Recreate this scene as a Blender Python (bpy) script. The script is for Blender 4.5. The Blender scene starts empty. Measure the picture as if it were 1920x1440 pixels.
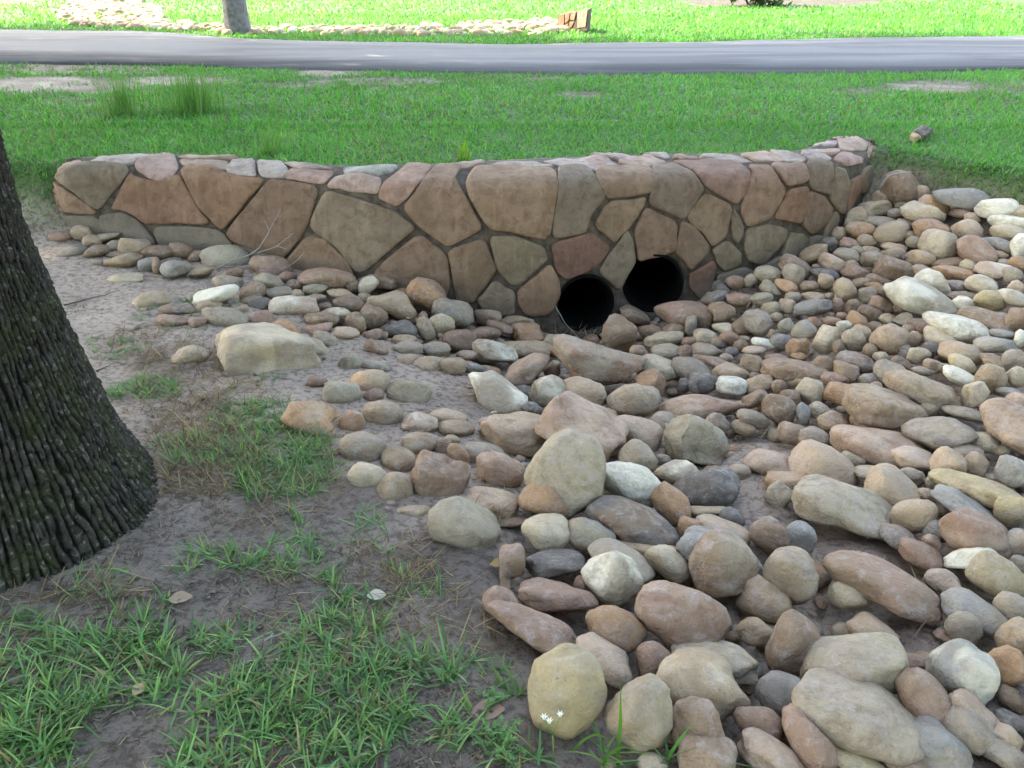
import bpy, bmesh, math, random
import numpy as np
from mathutils import Vector, Matrix
from mathutils.bvhtree import BVHTree

random.seed(7)
rng = np.random.default_rng(11)
scene = bpy.context.scene
COL = scene.collection

# ------------------------------------------------------------------ camera, sky, sun, exposure
PW, PH, FPX = 1920.0, 1440.0, 1640.0          # photograph size and focal length in its pixels
PITCH = math.radians(26.0)
CAM = np.array([0.0, 0.0, 1.55])
cam_d = bpy.data.cameras.new('camera')
cam_d.sensor_width = 36.0
cam_d.lens = 36.0 * FPX / PW
cam_d.clip_start = 0.05
cam_d.clip_end = 900.0
cam_o = bpy.data.objects.new('camera', cam_d)
COL.objects.link(cam_o)
cam_o.location = CAM
cam_o.rotation_euler = (math.radians(90) - PITCH, 0, 0)
scene.camera = cam_o

SUN_EL, SUN_AZ = math.radians(46.0), math.radians(-58.0)   # azimuth from +Y towards +X
sun_dir = Vector((math.sin(SUN_AZ) * math.cos(SUN_EL), math.cos(SUN_AZ) * math.cos(SUN_EL), math.sin(SUN_EL)))
world = bpy.data.worlds.new('World')
scene.world = world
world.use_nodes = True
wn = world.node_tree.nodes
wl = world.node_tree.links
wn.clear()
sky = wn.new('ShaderNodeTexSky')
sky.sky_type = 'NISHITA'
sky.sun_disc = False
sky.sun_elevation = SUN_EL
sky.sun_rotation = SUN_AZ
sky.air_density = 1.0
sky.dust_density = 2.0
sky.ozone_density = 0.6
bg = wn.new('ShaderNodeBackground')
bg.inputs['Strength'].default_value = 0.15
wo = wn.new('ShaderNodeOutputWorld')
wl.new(sky.outputs[0], bg.inputs[0])
wl.new(bg.outputs[0], wo.inputs[0])

sun_l = bpy.data.lights.new('sun', 'SUN')
sun_l.energy = 2.0
sun_l.angle = math.radians(0.53)
sun_l.color = (1.0, 0.93, 0.82)
sun_o = bpy.data.objects.new('sun', sun_l)
COL.objects.link(sun_o)
sun_o.rotation_euler = sun_dir.to_track_quat('Z', 'Y').to_euler()

vs = scene.view_settings
vs.view_transform = 'Standard'
vs.look = 'None'
vs.exposure = 3.22
vs.gamma = 1.0
vs.use_curve_mapping = False
vs.use_white_balance = True          # the phone's balance for open shade
vs.white_balance_temperature = 7650
vs.white_balance_tint = 10

scene.cycles.max_bounces = 6
scene.cycles.diffuse_bounces = 3
scene.cycles.glossy_bounces = 2
scene.cycles.transmission_bounces = 3
scene.cycles.use_denoising = True

# ------------------------------------------------------------------ photograph pixel <-> place
FWD = np.array([0.0, math.cos(PITCH), -math.sin(PITCH)])
UPV = np.array([0.0, math.sin(PITCH), math.cos(PITCH)])
RGT = np.array([1.0, 0.0, 0.0])

def ray(px, py):
    d = FWD + RGT * ((px - PW / 2) / FPX) + UPV * ((PH / 2 - py) / FPX)
    return d                                   # not normalised: parameter = depth along the axis

def at_z(px, py, z):
    d = ray(px, py)
    return CAM + d * ((z - CAM[2]) / d[2])

def at_y(px, py, y):
    d = ray(px, py)
    return CAM + d * ((y - CAM[1]) / d[1])

def project(P):
    P = np.asarray(P, float) - CAM
    dep = P @ FWD
    dep_s = np.where(dep > 0.05, dep, 0.05)
    return PW / 2 + FPX * (P @ RGT) / dep_s, PH / 2 - FPX * (P @ UPV) / dep_s, dep

# ------------------------------------------------------------------ noise
_perm = np.random.default_rng(3).random(65536)
def _hash(i, j, k=0):
    h = (i * 73856093) ^ (j * 19349663) ^ (k * 83492791)
    return _perm[(h & 65535)]
def vnoise2(x, y, seed=0):
    xi = np.floor(x).astype(np.int64); yi = np.floor(y).astype(np.int64)
    fx = x - xi; fy = y - yi
    fx = fx * fx * (3 - 2 * fx); fy = fy * fy * (3 - 2 * fy)
    a = _hash(xi, yi, seed); b = _hash(xi + 1, yi, seed); c = _hash(xi, yi + 1, seed); d = _hash(xi + 1, yi + 1, seed)
    return (a * (1 - fx) + b * fx) * (1 - fy) + (c * (1 - fx) + d * fx) * fy
def fbm2(x, y, seed=0, oct=4):
    s = 0; a = 0.5; t = 0
    for o in range(oct):
        s = s + a * vnoise2(x * 2 ** o, y * 2 ** o, seed + o * 17); t += a; a *= 0.5
    return s / t
def vnoise3(x, y, z, seed=0):
    xi = np.floor(x).astype(np.int64); yi = np.floor(y).astype(np.int64); zi = np.floor(z).astype(np.int64)
    fx = x - xi; fy = y - yi; fz = z - zi
    fx = fx * fx * (3 - 2 * fx); fy = fy * fy * (3 - 2 * fy); fz = fz * fz * (3 - 2 * fz)
    def H(a, b, c): return _perm[((a * 73856093) ^ (b * 19349663) ^ (c * 83492791) ^ (seed * 2654435)) & 65535]
    def L(a, b, t): return a * (1 - t) + b * t
    return L(L(L(H(xi, yi, zi), H(xi + 1, yi, zi), fx), L(H(xi, yi + 1, zi), H(xi + 1, yi + 1, zi), fx), fy),
             L(L(H(xi, yi, zi + 1), H(xi + 1, yi, zi + 1), fx), L(H(xi, yi + 1, zi + 1), H(xi + 1, yi + 1, zi + 1), fx), fy), fz)

def sstep(a, b, x):
    t = np.clip((x - a) / (b - a), 0, 1)
    return t * t * (3 - 2 * t)

# ------------------------------------------------------------------ object helpers
def tag(o, label=None, cat=None, group=None, kind=None):
    if label: o['label'] = label
    if cat: o['category'] = cat
    if group: o['group'] = group
    if kind: o['kind'] = kind
    return o

def empty(name, loc):
    o = bpy.data.objects.new(name, None)
    o.empty_display_size = 0.1
    o.location = loc
    COL.objects.link(o)
    return o

def mesh_np(name, V, F, mat=None, smooth=True, colors=None, cname='col'):
    """V (n,3); F (m,3) or (m,4) arrays or a list of them."""
    me = bpy.data.meshes.new(name)
    V = np.ascontiguousarray(V, dtype=np.float32)
    Fs = F if isinstance(F, list) else [F]
    Fs = [np.asarray(f, dtype=np.int32) for f in Fs if len(f)]
    loops = np.concatenate([f.ravel() for f in Fs])
    sizes = np.concatenate([np.full(len(f), f.shape[1], np.int32) for f in Fs])
    starts = np.concatenate([[0], np.cumsum(sizes)[:-1]]).astype(np.int32)
    me.vertices.add(len(V)); me.vertices.foreach_set('co', V.ravel())
    me.loops.add(len(loops)); me.loops.foreach_set('vertex_index', loops)
    me.polygons.add(len(sizes)); me.polygons.foreach_set('loop_start', starts)
    me.polygons.foreach_set('loop_total', sizes)
    me.polygons.foreach_set('use_smooth', np.full(len(sizes), smooth))
    if colors is not None:
        at = me.color_attributes.new(cname, 'FLOAT_COLOR', 'POINT')
        c = np.ones((len(V), 4), np.float32); c[:, :colors.shape[1]] = colors
        at.data.foreach_set('color', c.ravel())
    me.update(calc_edges=True)
    me.validate()
    if mat: me.materials.append(mat)
    return me

def obj(name, me, parent=None, loc=None):
    o = bpy.data.objects.new(name, me)
    COL.objects.link(o)
    if parent is not None:
        o.parent = parent
        o.location = Vector(loc) - parent.location if loc is not None else -parent.location
    elif loc is not None:
        o.location = loc
    return o

def tube(path, radii, segs=8, cap=True):
    path = np.asarray(path, float); n = len(path)
    radii = np.broadcast_to(np.asarray(radii, float), (n,))
    V = []; up = np.array([0.3, 0.2, 0.93])
    for i in range(n):
        t = path[min(i + 1, n - 1)] - path[max(i - 1, 0)]
        t = t / (np.linalg.norm(t) + 1e-9)
        a = np.cross(t, up)
        if np.linalg.norm(a) < 1e-3: a = np.cross(t, [1, 0, 0])
        a /= np.linalg.norm(a); b = np.cross(t, a)
        for k in range(segs):
            th = 2 * math.pi * k / segs
            V.append(path[i] + radii[i] * (math.cos(th) * a + math.sin(th) * b))
    F = []
    for i in range(n - 1):
        for k in range(segs):
            k2 = (k + 1) % segs
            F.append((i * segs + k, i * segs + k2, (i + 1) * segs + k2, (i + 1) * segs + k))
    T = []
    if cap:
        V.append(path[0]); V.append(path[-1]); c0 = len(V) - 2; c1 = len(V) - 1
        for k in range(segs):
            k2 = (k + 1) % segs
            T.append((c0, k2, k)); T.append((c1, (n - 1) * segs + k, (n - 1) * segs + k2))
    return np.array(V), np.array(F), np.array(T).reshape(-1, 3)

def tubes_mesh(name, tubes, mat, colors=None):
    Vs, Fs, Ts = [], [], []; off = 0
    for V, F, T in tubes:
        Vs.append(V); Fs.append(F + off); Ts.append(T + off); off += len(V)
    return mesh_np(name, np.concatenate(Vs), [np.concatenate(Fs), np.concatenate(Ts)], mat)

# ------------------------------------------------------------------ materials
def new_mat(name):
    m = bpy.data.materials.new(name); m.use_nodes = True
    nt = m.node_tree; nt.nodes.clear()
    out = nt.nodes.new('ShaderNodeOutputMaterial')
    b = nt.nodes.new('ShaderNodeBsdfPrincipled')
    b.inputs['Specular IOR Level'].default_value = 0.3
    nt.links.new(b.outputs[0], out.inputs[0])
    return m, nt, b, out
def N(nt, typ, **kw):
    n = nt.nodes.new(typ)
    for k, v in kw.items(): setattr(n, k, v)
    return n
def noise(nt, scale, detail=4, rough=0.55, vec=None, dist=0.0):
    n = N(nt, 'ShaderNodeTexNoise')
    n.inputs['Scale'].default_value = scale; n.inputs['Detail'].default_value = detail
    n.inputs['Roughness'].default_value = rough; n.inputs['Distortion'].default_value = dist
    if vec is not None: nt.links.new(vec, n.inputs['Vector'])
    return n
def ramp(nt, fac, stops):
    r = N(nt, 'ShaderNodeValToRGB')
    el = r.color_ramp.elements
    while len(el) < len(stops): el.new(0.5)
    for e, (p, c) in zip(el, stops):
        e.position = p
        e.color = (c, c, c, 1) if isinstance(c, (int, float)) else (*c, 1)
    nt.links.new(fac, r.inputs[0])
    return r
def mixc(nt, fac, a, b, mode='MIX'):
    m = N(nt, 'ShaderNodeMix', data_type='RGBA', blend_type=mode)
    for s, v in ((0, fac), (6, a), (7, b)):
        if hasattr(v, 'links'): nt.links.new(v, m.inputs[s])
        elif isinstance(v, (int, float)): m.inputs[s].default_value = v if s == 0 else (v, v, v, 1)
        else: m.inputs[s].default_value = (*v, 1)
    return m.outputs[2]
def bump(nt, b, height, strength=0.5, dist=0.01, prev=None):
    n = N(nt, 'ShaderNodeBump')
    n.inputs['Strength'].default_value = strength; n.inputs['Distance'].default_value = dist
    nt.links.new(height, n.inputs['Height'])
    if prev is not None: nt.links.new(prev, n.inputs['Normal'])
    nt.links.new(n.outputs[0], b.inputs['Normal'])
    return n.outputs[0]
def attr(nt, name='col'):
    return N(nt, 'ShaderNodeAttribute', attribute_name=name)
def coords(nt):
    return N(nt, 'ShaderNodeNewGeometry').outputs['Position']

def mat_ground():
    m, nt, b, out = new_mat('soil')
    P = coords(nt)
    a = attr(nt).outputs['Color']
    n1 = noise(nt, 5, 6, 0.6, P); n2 = noise(nt, 38, 6, 0.65, P); n3 = noise(nt, 190, 3, 0.6, P)
    c = mixc(nt, ramp(nt, n1.outputs[0], [(0.3, 0.0), (0.75, 0.55)]).outputs[0], a, mixc(nt, 1.0, a, (0.62, 0.60, 0.60), 'MULTIPLY'))
    c = mixc(nt, ramp(nt, n2.outputs[0], [(0.40, 0.9), (0.52, 0.0)]).outputs[0], c, mixc(nt, 1.0, a, (0.42, 0.40, 0.39), 'MULTIPLY'))
    c = mixc(nt, ramp(nt, n3.outputs[0], [(0.56, 0.0), (0.75, 0.5)]).outputs[0], c, mixc(nt, 1.0, a, (1.4, 1.36, 1.3), 'MULTIPLY'))
    nt.links.new(c, b.inputs['Base Color'])
    r = ramp(nt, n1.outputs[0], [(0.35, 0.6), (0.6, 0.9)])
    nt.links.new(r.outputs[0], b.inputs['Roughness'])
    nb = bump(nt, b, n2.outputs[0], 1.0, 0.028)
    bump(nt, b, n3.outputs[0], 0.6, 0.004, nb)
    return m

def mat_rock():
    m, nt, b, out = new_mat('river_stone')
    P = coords(nt)
    A1 = attr(nt); A2 = attr(nt, 'col2'); a = A1.outputs['Color']; a2 = A2.outputs['Color']
    def times(x, y):
        q = N(nt, 'ShaderNodeMath', operation='MULTIPLY'); nt.links.new(x, q.inputs[0]); nt.links.new(y, q.inputs[1]); return q.outputs[0]
    n0 = noise(nt, 6.5, 3, 0.5, P, 0.6)
    n1 = noise(nt, 24, 6, 0.65, P, 0.3); n2 = noise(nt, 140, 5, 0.7, P); n3 = noise(nt, 16, 4, 0.6, P, 1.5)
    c = mixc(nt, ramp(nt, n0.outputs[0], [(0.44, 0.0), (0.60, 0.9)]).outputs[0], a, a2)
    c = mixc(nt, times(ramp(nt, n1.outputs[0], [(0.34, 0.85), (0.54, 0.0)]).outputs[0], A1.outputs['Alpha']), c, mixc(nt, 1.0, c, (0.58, 0.52, 0.46), 'MULTIPLY'))
    strat = N(nt, 'ShaderNodeTexWave', wave_type='BANDS'); strat.bands_direction = 'Z'; strat.inputs['Scale'].default_value = 11; strat.inputs['Distortion'].default_value = 14; strat.inputs['Detail'].default_value = 4
    strat.inputs['Detail Scale'].default_value = 1.6
    nt.links.new(P, strat.inputs['Vector'])
    c = mixc(nt, times(ramp(nt, strat.outputs['Fac'], [(0.4, 0.0), (0.9, 0.5)]).outputs[0], A2.outputs['Alpha']), c, mixc(nt, 1.0, c, (0.74, 0.68, 0.62), 'MULTIPLY'))
    # dried silt film and scratches on the stone
    v = N(nt, 'ShaderNodeTexVoronoi', feature='DISTANCE_TO_EDGE'); v.inputs['Scale'].default_value = 30
    wv = N(nt, 'ShaderNodeVectorMath', operation='ADD')
    sc = N(nt, 'ShaderNodeVectorMath', operation='SCALE'); sc.inputs['Scale'].default_value = 0.08
    nt.links.new(n1.outputs['Color'], sc.inputs[0])
    nt.links.new(P, wv.inputs[0]); nt.links.new(sc.outputs[0], wv.inputs[1])
    nt.links.new(wv.outputs[0], v.inputs['Vector'])
    line = ramp(nt, v.outputs['Distance'], [(0.0, 0.55), (0.045, 0.0)])
    gate = ramp(nt, n3.outputs[0], [(0.5, 0.0), (0.64, 1.0)])
    fm = N(nt, 'ShaderNodeMath', operation='MULTIPLY')
    nt.links.new(line.outputs[0], fm.inputs[0]); nt.links.new(gate.outputs[0], fm.inputs[1])
    c = mixc(nt, fm.outputs[0], c, (0.50, 0.46, 0.42))
    c = mixc(nt, ramp(nt, n3.outputs[0], [(0.5, 0.0), (0.75, 0.45)]).outputs[0], c, (0.40, 0.35, 0.31))
    c = mixc(nt, ramp(nt, n2.outputs[0], [(0.57, 0.0), (0.70, 0.5)]).outputs[0], c, mixc(nt, 1.0, c, (1.5, 1.47, 1.42), 'MULTIPLY'))
    c = mixc(nt, ramp(nt, n2.outputs[0], [(0.31, 0.7), (0.41, 0.0)]).outputs[0], c, mixc(nt, 1.0, c, (0.5, 0.47, 0.44), 'MULTIPLY'))
    nt.links.new(c, b.inputs['Base Color'])
    b.inputs['Roughness'].default_value = 0.70
    nb = bump(nt, b, strat.outputs['Fac'], 0.22, 0.008)
    nb = bump(nt, b, n1.outputs[0], 0.8, 0.018, nb)
    bump(nt, b, n2.outputs[0], 0.8, 0.005, nb)
    return m

def mat_wall_stone():
    m, nt, b, out = new_mat('carved_wall_stone')
    P = coords(nt)
    a = attr(nt).outputs['Color']
    n0 = noise(nt, 5, 4, 0.55, P, 0.8); n1 = noise(nt, 17, 6, 0.68, P, 0.4); n2 = noise(nt, 95, 5, 0.7, P)
    mp = N(nt, 'ShaderNodeMapping'); mp.inputs['Scale'].default_value = (26, 26, 3.5); nt.links.new(P, mp.inputs[0])
    n3 = noise(nt, 1.0, 5, 0.6, mp.outputs[0])
    c = mixc(nt, ramp(nt, n0.outputs[0], [(0.40, 0.0), (0.60, 0.9)]).outputs[0], a, mixc(nt, 1.0, a, (0.74, 0.72, 0.68), 'MULTIPLY'))
    c = mixc(nt, ramp(nt, n1.outputs[0], [(0.34, 0.85), (0.54, 0.0)]).outputs[0], c, mixc(nt, 1.0, a, (0.56, 0.50, 0.44), 'MULTIPLY'))
    c = mixc(nt, ramp(nt, n3.outputs[0], [(0.52, 0.0), (0.72, 0.5)]).outputs[0], c, mixc(nt, 1.0, a, (1.3, 1.28, 1.25), 'MULTIPLY'))
    c = mixc(nt, ramp(nt, n2.outputs[0], [(0.3, 0.5), (0.42, 0.0)]).outputs[0], c, mixc(nt, 1.0, c, (0.5, 0.48, 0.46), 'MULTIPLY'))
    # dried mud splashed up from the ground on the lowest courses
    sx = N(nt, 'ShaderNodeSeparateXYZ'); nt.links.new(P, sx.inputs[0])
    ad = N(nt, 'ShaderNodeMath', operation='MULTIPLY_ADD'); ad.inputs[1].default_value = 0.30; nt.links.new(n3.outputs[0], ad.inputs[0])
    nt.links.new(attr(nt, 'mud').outputs['Fac'], ad.inputs[2])
    mudf = ramp(nt, ad.outputs[0], [(0.45, 0.0), (0.85, 0.75)])
    c = mixc(nt, mudf.outputs[0], c, (0.19, 0.158, 0.115))
    nt.links.new(c, b.inputs['Base Color'])
    b.inputs['Roughness'].default_value = 0.8
    nb = bump(nt, b, n1.outputs[0], 0.9, 0.02)
    bump(nt, b, n2.outputs[0], 0.6, 0.004, nb)
    return m

def mat_simple(name, c1, c2, scale=20, rough=0.85, bstr=0.5, bdist=0.01, spec=0.3):
    m, nt, b, out = new_mat(name)
    P = coords(nt)
    n1 = noise(nt, scale, 6, 0.65, P); n2 = noise(nt, scale * 6, 4, 0.6, P)
    c = mixc(nt, ramp(nt, n1.outputs[0], [(0.35, 0.0), (0.65, 1.0)]).outputs[0], c1, c2)
    nt.links.new(c, b.inputs['Base Color'])
    b.inputs['Roughness'].default_value = rough
    b.inputs['Specular IOR Level'].default_value = spec
    nb = bump(nt, b, n1.outputs[0], bstr, bdist)
    bump(nt, b, n2.outputs[0], bstr, bdist * 0.25, nb)
    return m

def mat_road():
    m, nt, b, out = new_mat('asphalt')
    P = coords(nt)
    mp = N(nt, 'ShaderNodeMapping'); mp.inputs['Scale'].default_value = (0.16, 1.1, 1); nt.links.new(P, mp.inputs[0])
    n0 = noise(nt, 1.6, 5, 0.6, mp.outputs[0], 0.5); n1 = noise(nt, 3, 5, 0.6, P); n2 = noise(nt, 120, 3, 0.7, P)
    c = mixc(nt, ramp(nt, n0.outputs[0], [(0.44, 0.0), (0.54, 1.0)]).outputs[0], (0.065, 0.066, 0.07), (0.125, 0.126, 0.132))
    c = mixc(nt, ramp(nt, n2.outputs[0], [(0.35, 0.5), (0.6, 0.0)]).outputs[0], c, (0.03, 0.03, 0.032))
    c = mixc(nt, ramp(nt, n1.outputs[0], [(0.55, 0.0), (0.75, 0.35)]).outputs[0], c, (0.11, 0.10, 0.095))
    nt.links.new(c, b.inputs['Base Color'])
    b.inputs['Roughness'].default_value = 0.75
    bump(nt, b, n2.outputs[0], 0.4, 0.005)
    return m

def mat_blade(name='grass_blade', rough=0.5, trans=0.42):
    m, nt, b, out = new_mat(name)
    a = attr(nt).outputs['Color']
    nt.links.new(a, b.inputs['Base Color'])
    b.inputs['Roughness'].default_value = rough
    t = N(nt, 'ShaderNodeBsdfTranslucent')
    nt.links.new(mixc(nt, 1.0, a, (1.2, 1.35, 0.8), 'MULTIPLY'), t.inputs['Color'])
    mx = N(nt, 'ShaderNodeMixShader'); mx.inputs[0].default_value = trans
    nt.links.new(b.outputs[0], mx.inputs[1]); nt.links.new(t.outputs[0], mx.inputs[2])
    nt.links.new(mx.outputs[0], out.inputs[0])
    return m

def mat_bark():
    m, nt, b, out = new_mat('bark')
    P = coords(nt)
    a = attr(nt, 'ridge').outputs['Fac']
    n1 = noise(nt, 28, 6, 0.7, P, 0.4); n2 = noise(nt, 110, 4, 0.7, P); n3 = noise(nt, 9, 4, 0.6, P); n4 = noise(nt, 62, 4, 0.55, P, 0.0)
    c = mixc(nt, ramp(nt, a, [(0.25, 0.0), (0.85, 1.0)]).outputs[0], (0.013, 0.012, 0.011), (0.085, 0.080, 0.068))
    c = mixc(nt, ramp(nt, n1.outputs[0], [(0.35, 0.7), (0.6, 0.0)]).outputs[0], c, mixc(nt, 1.0, c, (0.45, 0.43, 0.42), 'MULTIPLY'))
    # moss and pale lichen
    moss = N(nt, 'ShaderNodeMath', operation='MULTIPLY')
    nt.links.new(ramp(nt, n3.outputs[0], [(0.46, 0.0), (0.62, 0.7)]).outputs[0], moss.inputs[0]); nt.links.new(ramp(nt, n2.outputs[0], [(0.4, 0.2), (0.6, 1.0)]).outputs[0], moss.inputs[1])
    c = mixc(nt, moss.outputs[0], c, (0.055, 0.068, 0.024))
    lg = N(nt, 'ShaderNodeMath', operation='MULTIPLY')
    nt.links.new(ramp(nt, n4.outputs[0], [(0.57, 0.0), (0.66, 0.8)]).outputs[0], lg.inputs[0])
    nt.links.new(ramp(nt, a, [(0.45, 0.0), (0.75, 0.85)]).outputs[0], lg.inputs[1])
    c = mixc(nt, lg.outputs[0], c, (0.20, 0.215, 0.185))
    nt.links.new(c, b.inputs['Base Color'])
    b.inputs['Roughness'].default_value = 0.9
    b.inputs['Specular IOR Level'].default_value = 0.0
    nb = bump(nt, b, n1.outputs[0], 1.0, 0.02)
    bump(nt, b, n2.outputs[0], 1.0, 0.008, nb)
    return m

M_GROUND = mat_ground(); M_ROCK = mat_rock(); M_WSTONE = mat_wall_stone(); M_ROAD = mat_road()
M_BLADE = mat_blade(); M_BARK = mat_bark()
M_MORTAR = mat_simple('weathered_mortar', (0.04, 0.031, 0.023), (0.115, 0.09, 0.065), 22, 0.9, 0.7, 0.008)
M_PIPE = mat_simple('black_pipe_plastic', (0.0015, 0.0015, 0.0015), (0.004, 0.004, 0.004), 12, 0.85, 0.1, 0.003, 0.1)
M_LEAF = mat_blade('tree_leaf', 0.5, 0.3)
M_FBARK = mat_simple('pale_bark', (0.10, 0.098, 0.095), (0.20, 0.195, 0.19), 16, 0.9, 0.8, 0.02)
M_TWIG = mat_simple('grey_twig', (0.20, 0.185, 0.16), (0.32, 0.30, 0.26), 60, 0.9, 0.4, 0.002)
M_DTWIG = mat_simple('dark_twig', (0.05, 0.042, 0.036), (0.12, 0.10, 0.085), 60, 0.9, 0.4, 0.002)
M_DRY = mat_blade('dry_leaf', 0.7, 0.2)
M_PETAL = mat_blade('flower_petal', 0.5, 0.3)
# ------------------------------------------------------------------ terrain
# (photo px, py, height of the ground there)
_ctrl = [(80,432,.09),(180,450,.062),(250,462,.022),(340,472,.002),(430,482,-.01),(520,496,-.03),(650,522,-.068),(750,548,-.125),(850,568,-.173),
         (960,600,-.266),(1040,618,-.335),(1095,625,-.372),(1160,610,-.352),(1215,592,-.305),(1270,570,-.245),(1330,535,-.147),(1400,505,-.072),(1500,478,-.043),
         (1560,440,.036),(1600,405,.11),(1650,345,.25),(1780,430,.16),(1900,470,.15),(1900,620,.06),
         (1700,620,-.05),(1400,680,-.18),(1150,760,-.20),(950,760,-.13),(700,700,-.05),(500,700,.0),(300,560,.03),(150,500,.06),
         (200,700,.06),(340,930,.06),(150,1080,.06),(600,900,.02),(800,1000,.0),(1000,900,-.06),(1300,950,-.08),(1600,900,-.06),(1900,900,.0),
         (1900,1150,.0),(1600,1200,-.04),(1300,1300,-.03),(1000,1200,.0),(700,1250,.03),(300,1300,.05),(100,1430,.05),(700,1430,.04),
         (1200,1430,.0),(1600,1430,-.02),(1900,1430,.0)]
_cp = np.array([np.append(at_z(a, b_, c)[:2], c) for a, b_, c in _ctrl])
def _phi(r): return np.where(r > 1e-6, r * r * np.log(np.maximum(r, 1e-6)), 0.0)
_n = len(_cp)
_K = _phi(np.linalg.norm(_cp[:, None, :2] - _cp[None, :, :2], axis=2)) + 0.0008 * np.eye(_n)
_Pm = np.c_[np.ones(_n), _cp[:, :2]]
_A = np.block([[_K, _Pm], [_Pm.T, np.zeros((3, 3))]])
_w = np.linalg.solve(_A, np.append(_cp[:, 2], [0, 0, 0]))
def bed_height(x, y):
    xc = np.clip(x, -3.2, 3.4); yc = np.clip(y, 0.7, 5.7)
    s = _w[_n] + _w[_n + 1] * xc + _w[_n + 2] * yc
    for i in range(_n):
        s = s + _w[i] * _phi(np.hypot(xc - _cp[i, 0], yc - _cp[i, 1]))
    return s

Z_LAWN = 0.455
# top edges of the wall in the photograph: front arris and back edge
ZA, ZB = 0.46, 0.485
_arris = [(116,303),(101,311),(97,319),(112,322),(160,319),(250,319),(330,322),(400,325),(500,331),(600,339),(700,345),(800,348),(880,350),
          (960,350),(1040,347),(1110,342),(1170,337),(1230,336),(1300,334),(1400,330),(1470,322),(1530,313),(1580,305),(1615,296),(1636,285),(1645,272)]
_back = [(124,300),(150,297),(220,292),(300,289),(400,293),(500,300),(640,311),(750,311),(880,303),(1000,297),(1170,291),(1300,288),(1400,287),
         (1490,284),(1540,269),(1575,260),(1610,257),(1632,260),(1641,265)]
def _poly3(pts, z): return np.array([at_z(a, b_, z) for a, b_ in pts])
def resample(P, n, closed=False):
    P = np.asarray(P, float)
    if closed: P = np.vstack([P, P[:1]])
    d = np.concatenate([[0], np.cumsum(np.linalg.norm(np.diff(P, axis=0), axis=1))])
    t = np.linspace(0, d[-1], n + 1)[:-1] if closed else np.linspace(0, d[-1], n)
    return np.stack([np.interp(t, d, P[:, k]) for k in range(P.shape[1])], 1)
def smooth_line(P, it=3):
    P = P.copy()
    for _ in range(it): P[1:-1] = 0.25 * P[:-2] + 0.5 * P[1:-1] + 0.25 * P[2:]
    return P
NS = 96
W_ARRIS = smooth_line(resample(_poly3(_arris, ZA), NS), 3)
W_BACK = smooth_line(resample(_poly3(_back, ZB), NS), 3)

_mid = 0.45 * W_ARRIS[8:-8] + 0.55 * W_BACK[8:-8]
_o = np.argsort(_mid[:, 0]); _mid = _mid[_o]
_bx = np.concatenate([[-40, -6, -3.2, -2.75], _mid[:, 0], [2.42, 2.7, 2.95, 3.6, 6, 40]])
_by = np.concatenate([[5.2, 5.1, 5.0, 4.98], _mid[:, 1], [5.45, 5.02, 4.75, 4.3, 3.2, 2.0]])
_wx = np.array([-40, -3.0, -2.45, -2.3, 1.9, 2.15, 2.6, 3.2, 40])
_ww = np.array([0.9, 0.8, 0.35, 0.10, 0.10, 0.2, 0.55, 0.8, 1.2])
def lawn_side(x, y):
    w = np.interp(x, _wx, _ww)
    return sstep(-0.5, 0.5, (y - np.interp(x, _bx, _by)) / w)
def terrain(x, y, detail=True):
    x = np.asarray(x, float); y = np.asarray(y, float)
    s = lawn_side(x, y)
    lz = Z_LAWN + 0.03 * (fbm2(x * 0.7, y * 0.7, 5, 2) - 0.5) * sstep(0, 1.5, y - np.interp(x, _bx, _by))
    lz = lz + 0.55 * sstep(22, 60, y)
    z = bed_height(x, y) * (1 - s) + lz * s
    if detail:
        z = z + (1 - s) * (0.030 * (fbm2(x * 5, y * 5, 21, 4) - 0.5) + 0.010 * (fbm2(x * 30, y * 30, 31, 2) - 0.5))
    return z
def hit(px, py, lift=0.0):
    d = ray(px, py)
    t = np.geomspace(0.7, 60, 900)
    P = CAM[None] + t[:, None] * d[None]
    g = P[:, 2] - terrain(P[:, 0], P[:, 1], False) - lift
    i = np.argmax(g < 0)
    if g[i] >= 0: return CAM + d * 60
    a, b_ = t[max(i - 1, 0)], t[i]
    f = g[i - 1] / (g[i - 1] - g[i]) if i > 0 else 0
    return CAM + d * (a + (b_ - a) * f)

# soil and lawn layout, as ellipses on the photograph: (cx, cy, rx, ry)
def emask(px, py, L, soft=0.35):
    m = np.zeros_like(px)
    for e in L:
        cx, cy, rx, ry = e[:4]; k = e[4] if len(e) > 4 else 1.0
        r = np.hypot((px - cx) / rx, (py - cy) / ry)
        m = np.maximum(m, k * (1 - sstep(1 - soft, 1 + soft, r)))
    return m
BARE = [(110,160,150,16),(330,152,110,10),(250,128,60,10,.8),(110,128,130,9,.9),(620,136,70,7),(700,152,140,7,.8),(560,158,80,6,.8),(150,190,90,10,.5),
        (1760,163,110,13,.95),(1620,172,60,7,.7),(1090,178,50,7,.7),(1040,148,60,5,.6),(1900,165,50,12,.6),(1690,330,50,14,.6)]
SANDY = [(60,155,120,18,.75),(280,150,130,12,.5),(640,135,70,8,.6),(1740,167,60,9,.4),(60,395,60,25,.9),(160,475,140,50,.9),(330,560,260,90,.6),(620,700,300,80,.45),(1400,890,200,60,.4),(1700,1220,60,40,.2),(250,500,120,60,.55)]
DARKMUD = [(350,1010,170,60,.8),(600,960,160,60,.8),(850,1060,100,60,.9),(480,1100,200,70,.7),(60,1150,140,60,.6),(900,1180,80,80,.7),(330,1250,120,50,.6),
           (1450,1000,80,40,.5),(1600,1040,80,40,.5),(1720,1200,90,60,.6),(1850,1330,100,80,.8),(860,750,70,40,.4),(500,1380,600,120,.7),(320,680,80,40,.5),(1000,780,50,40,.6)]
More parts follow.
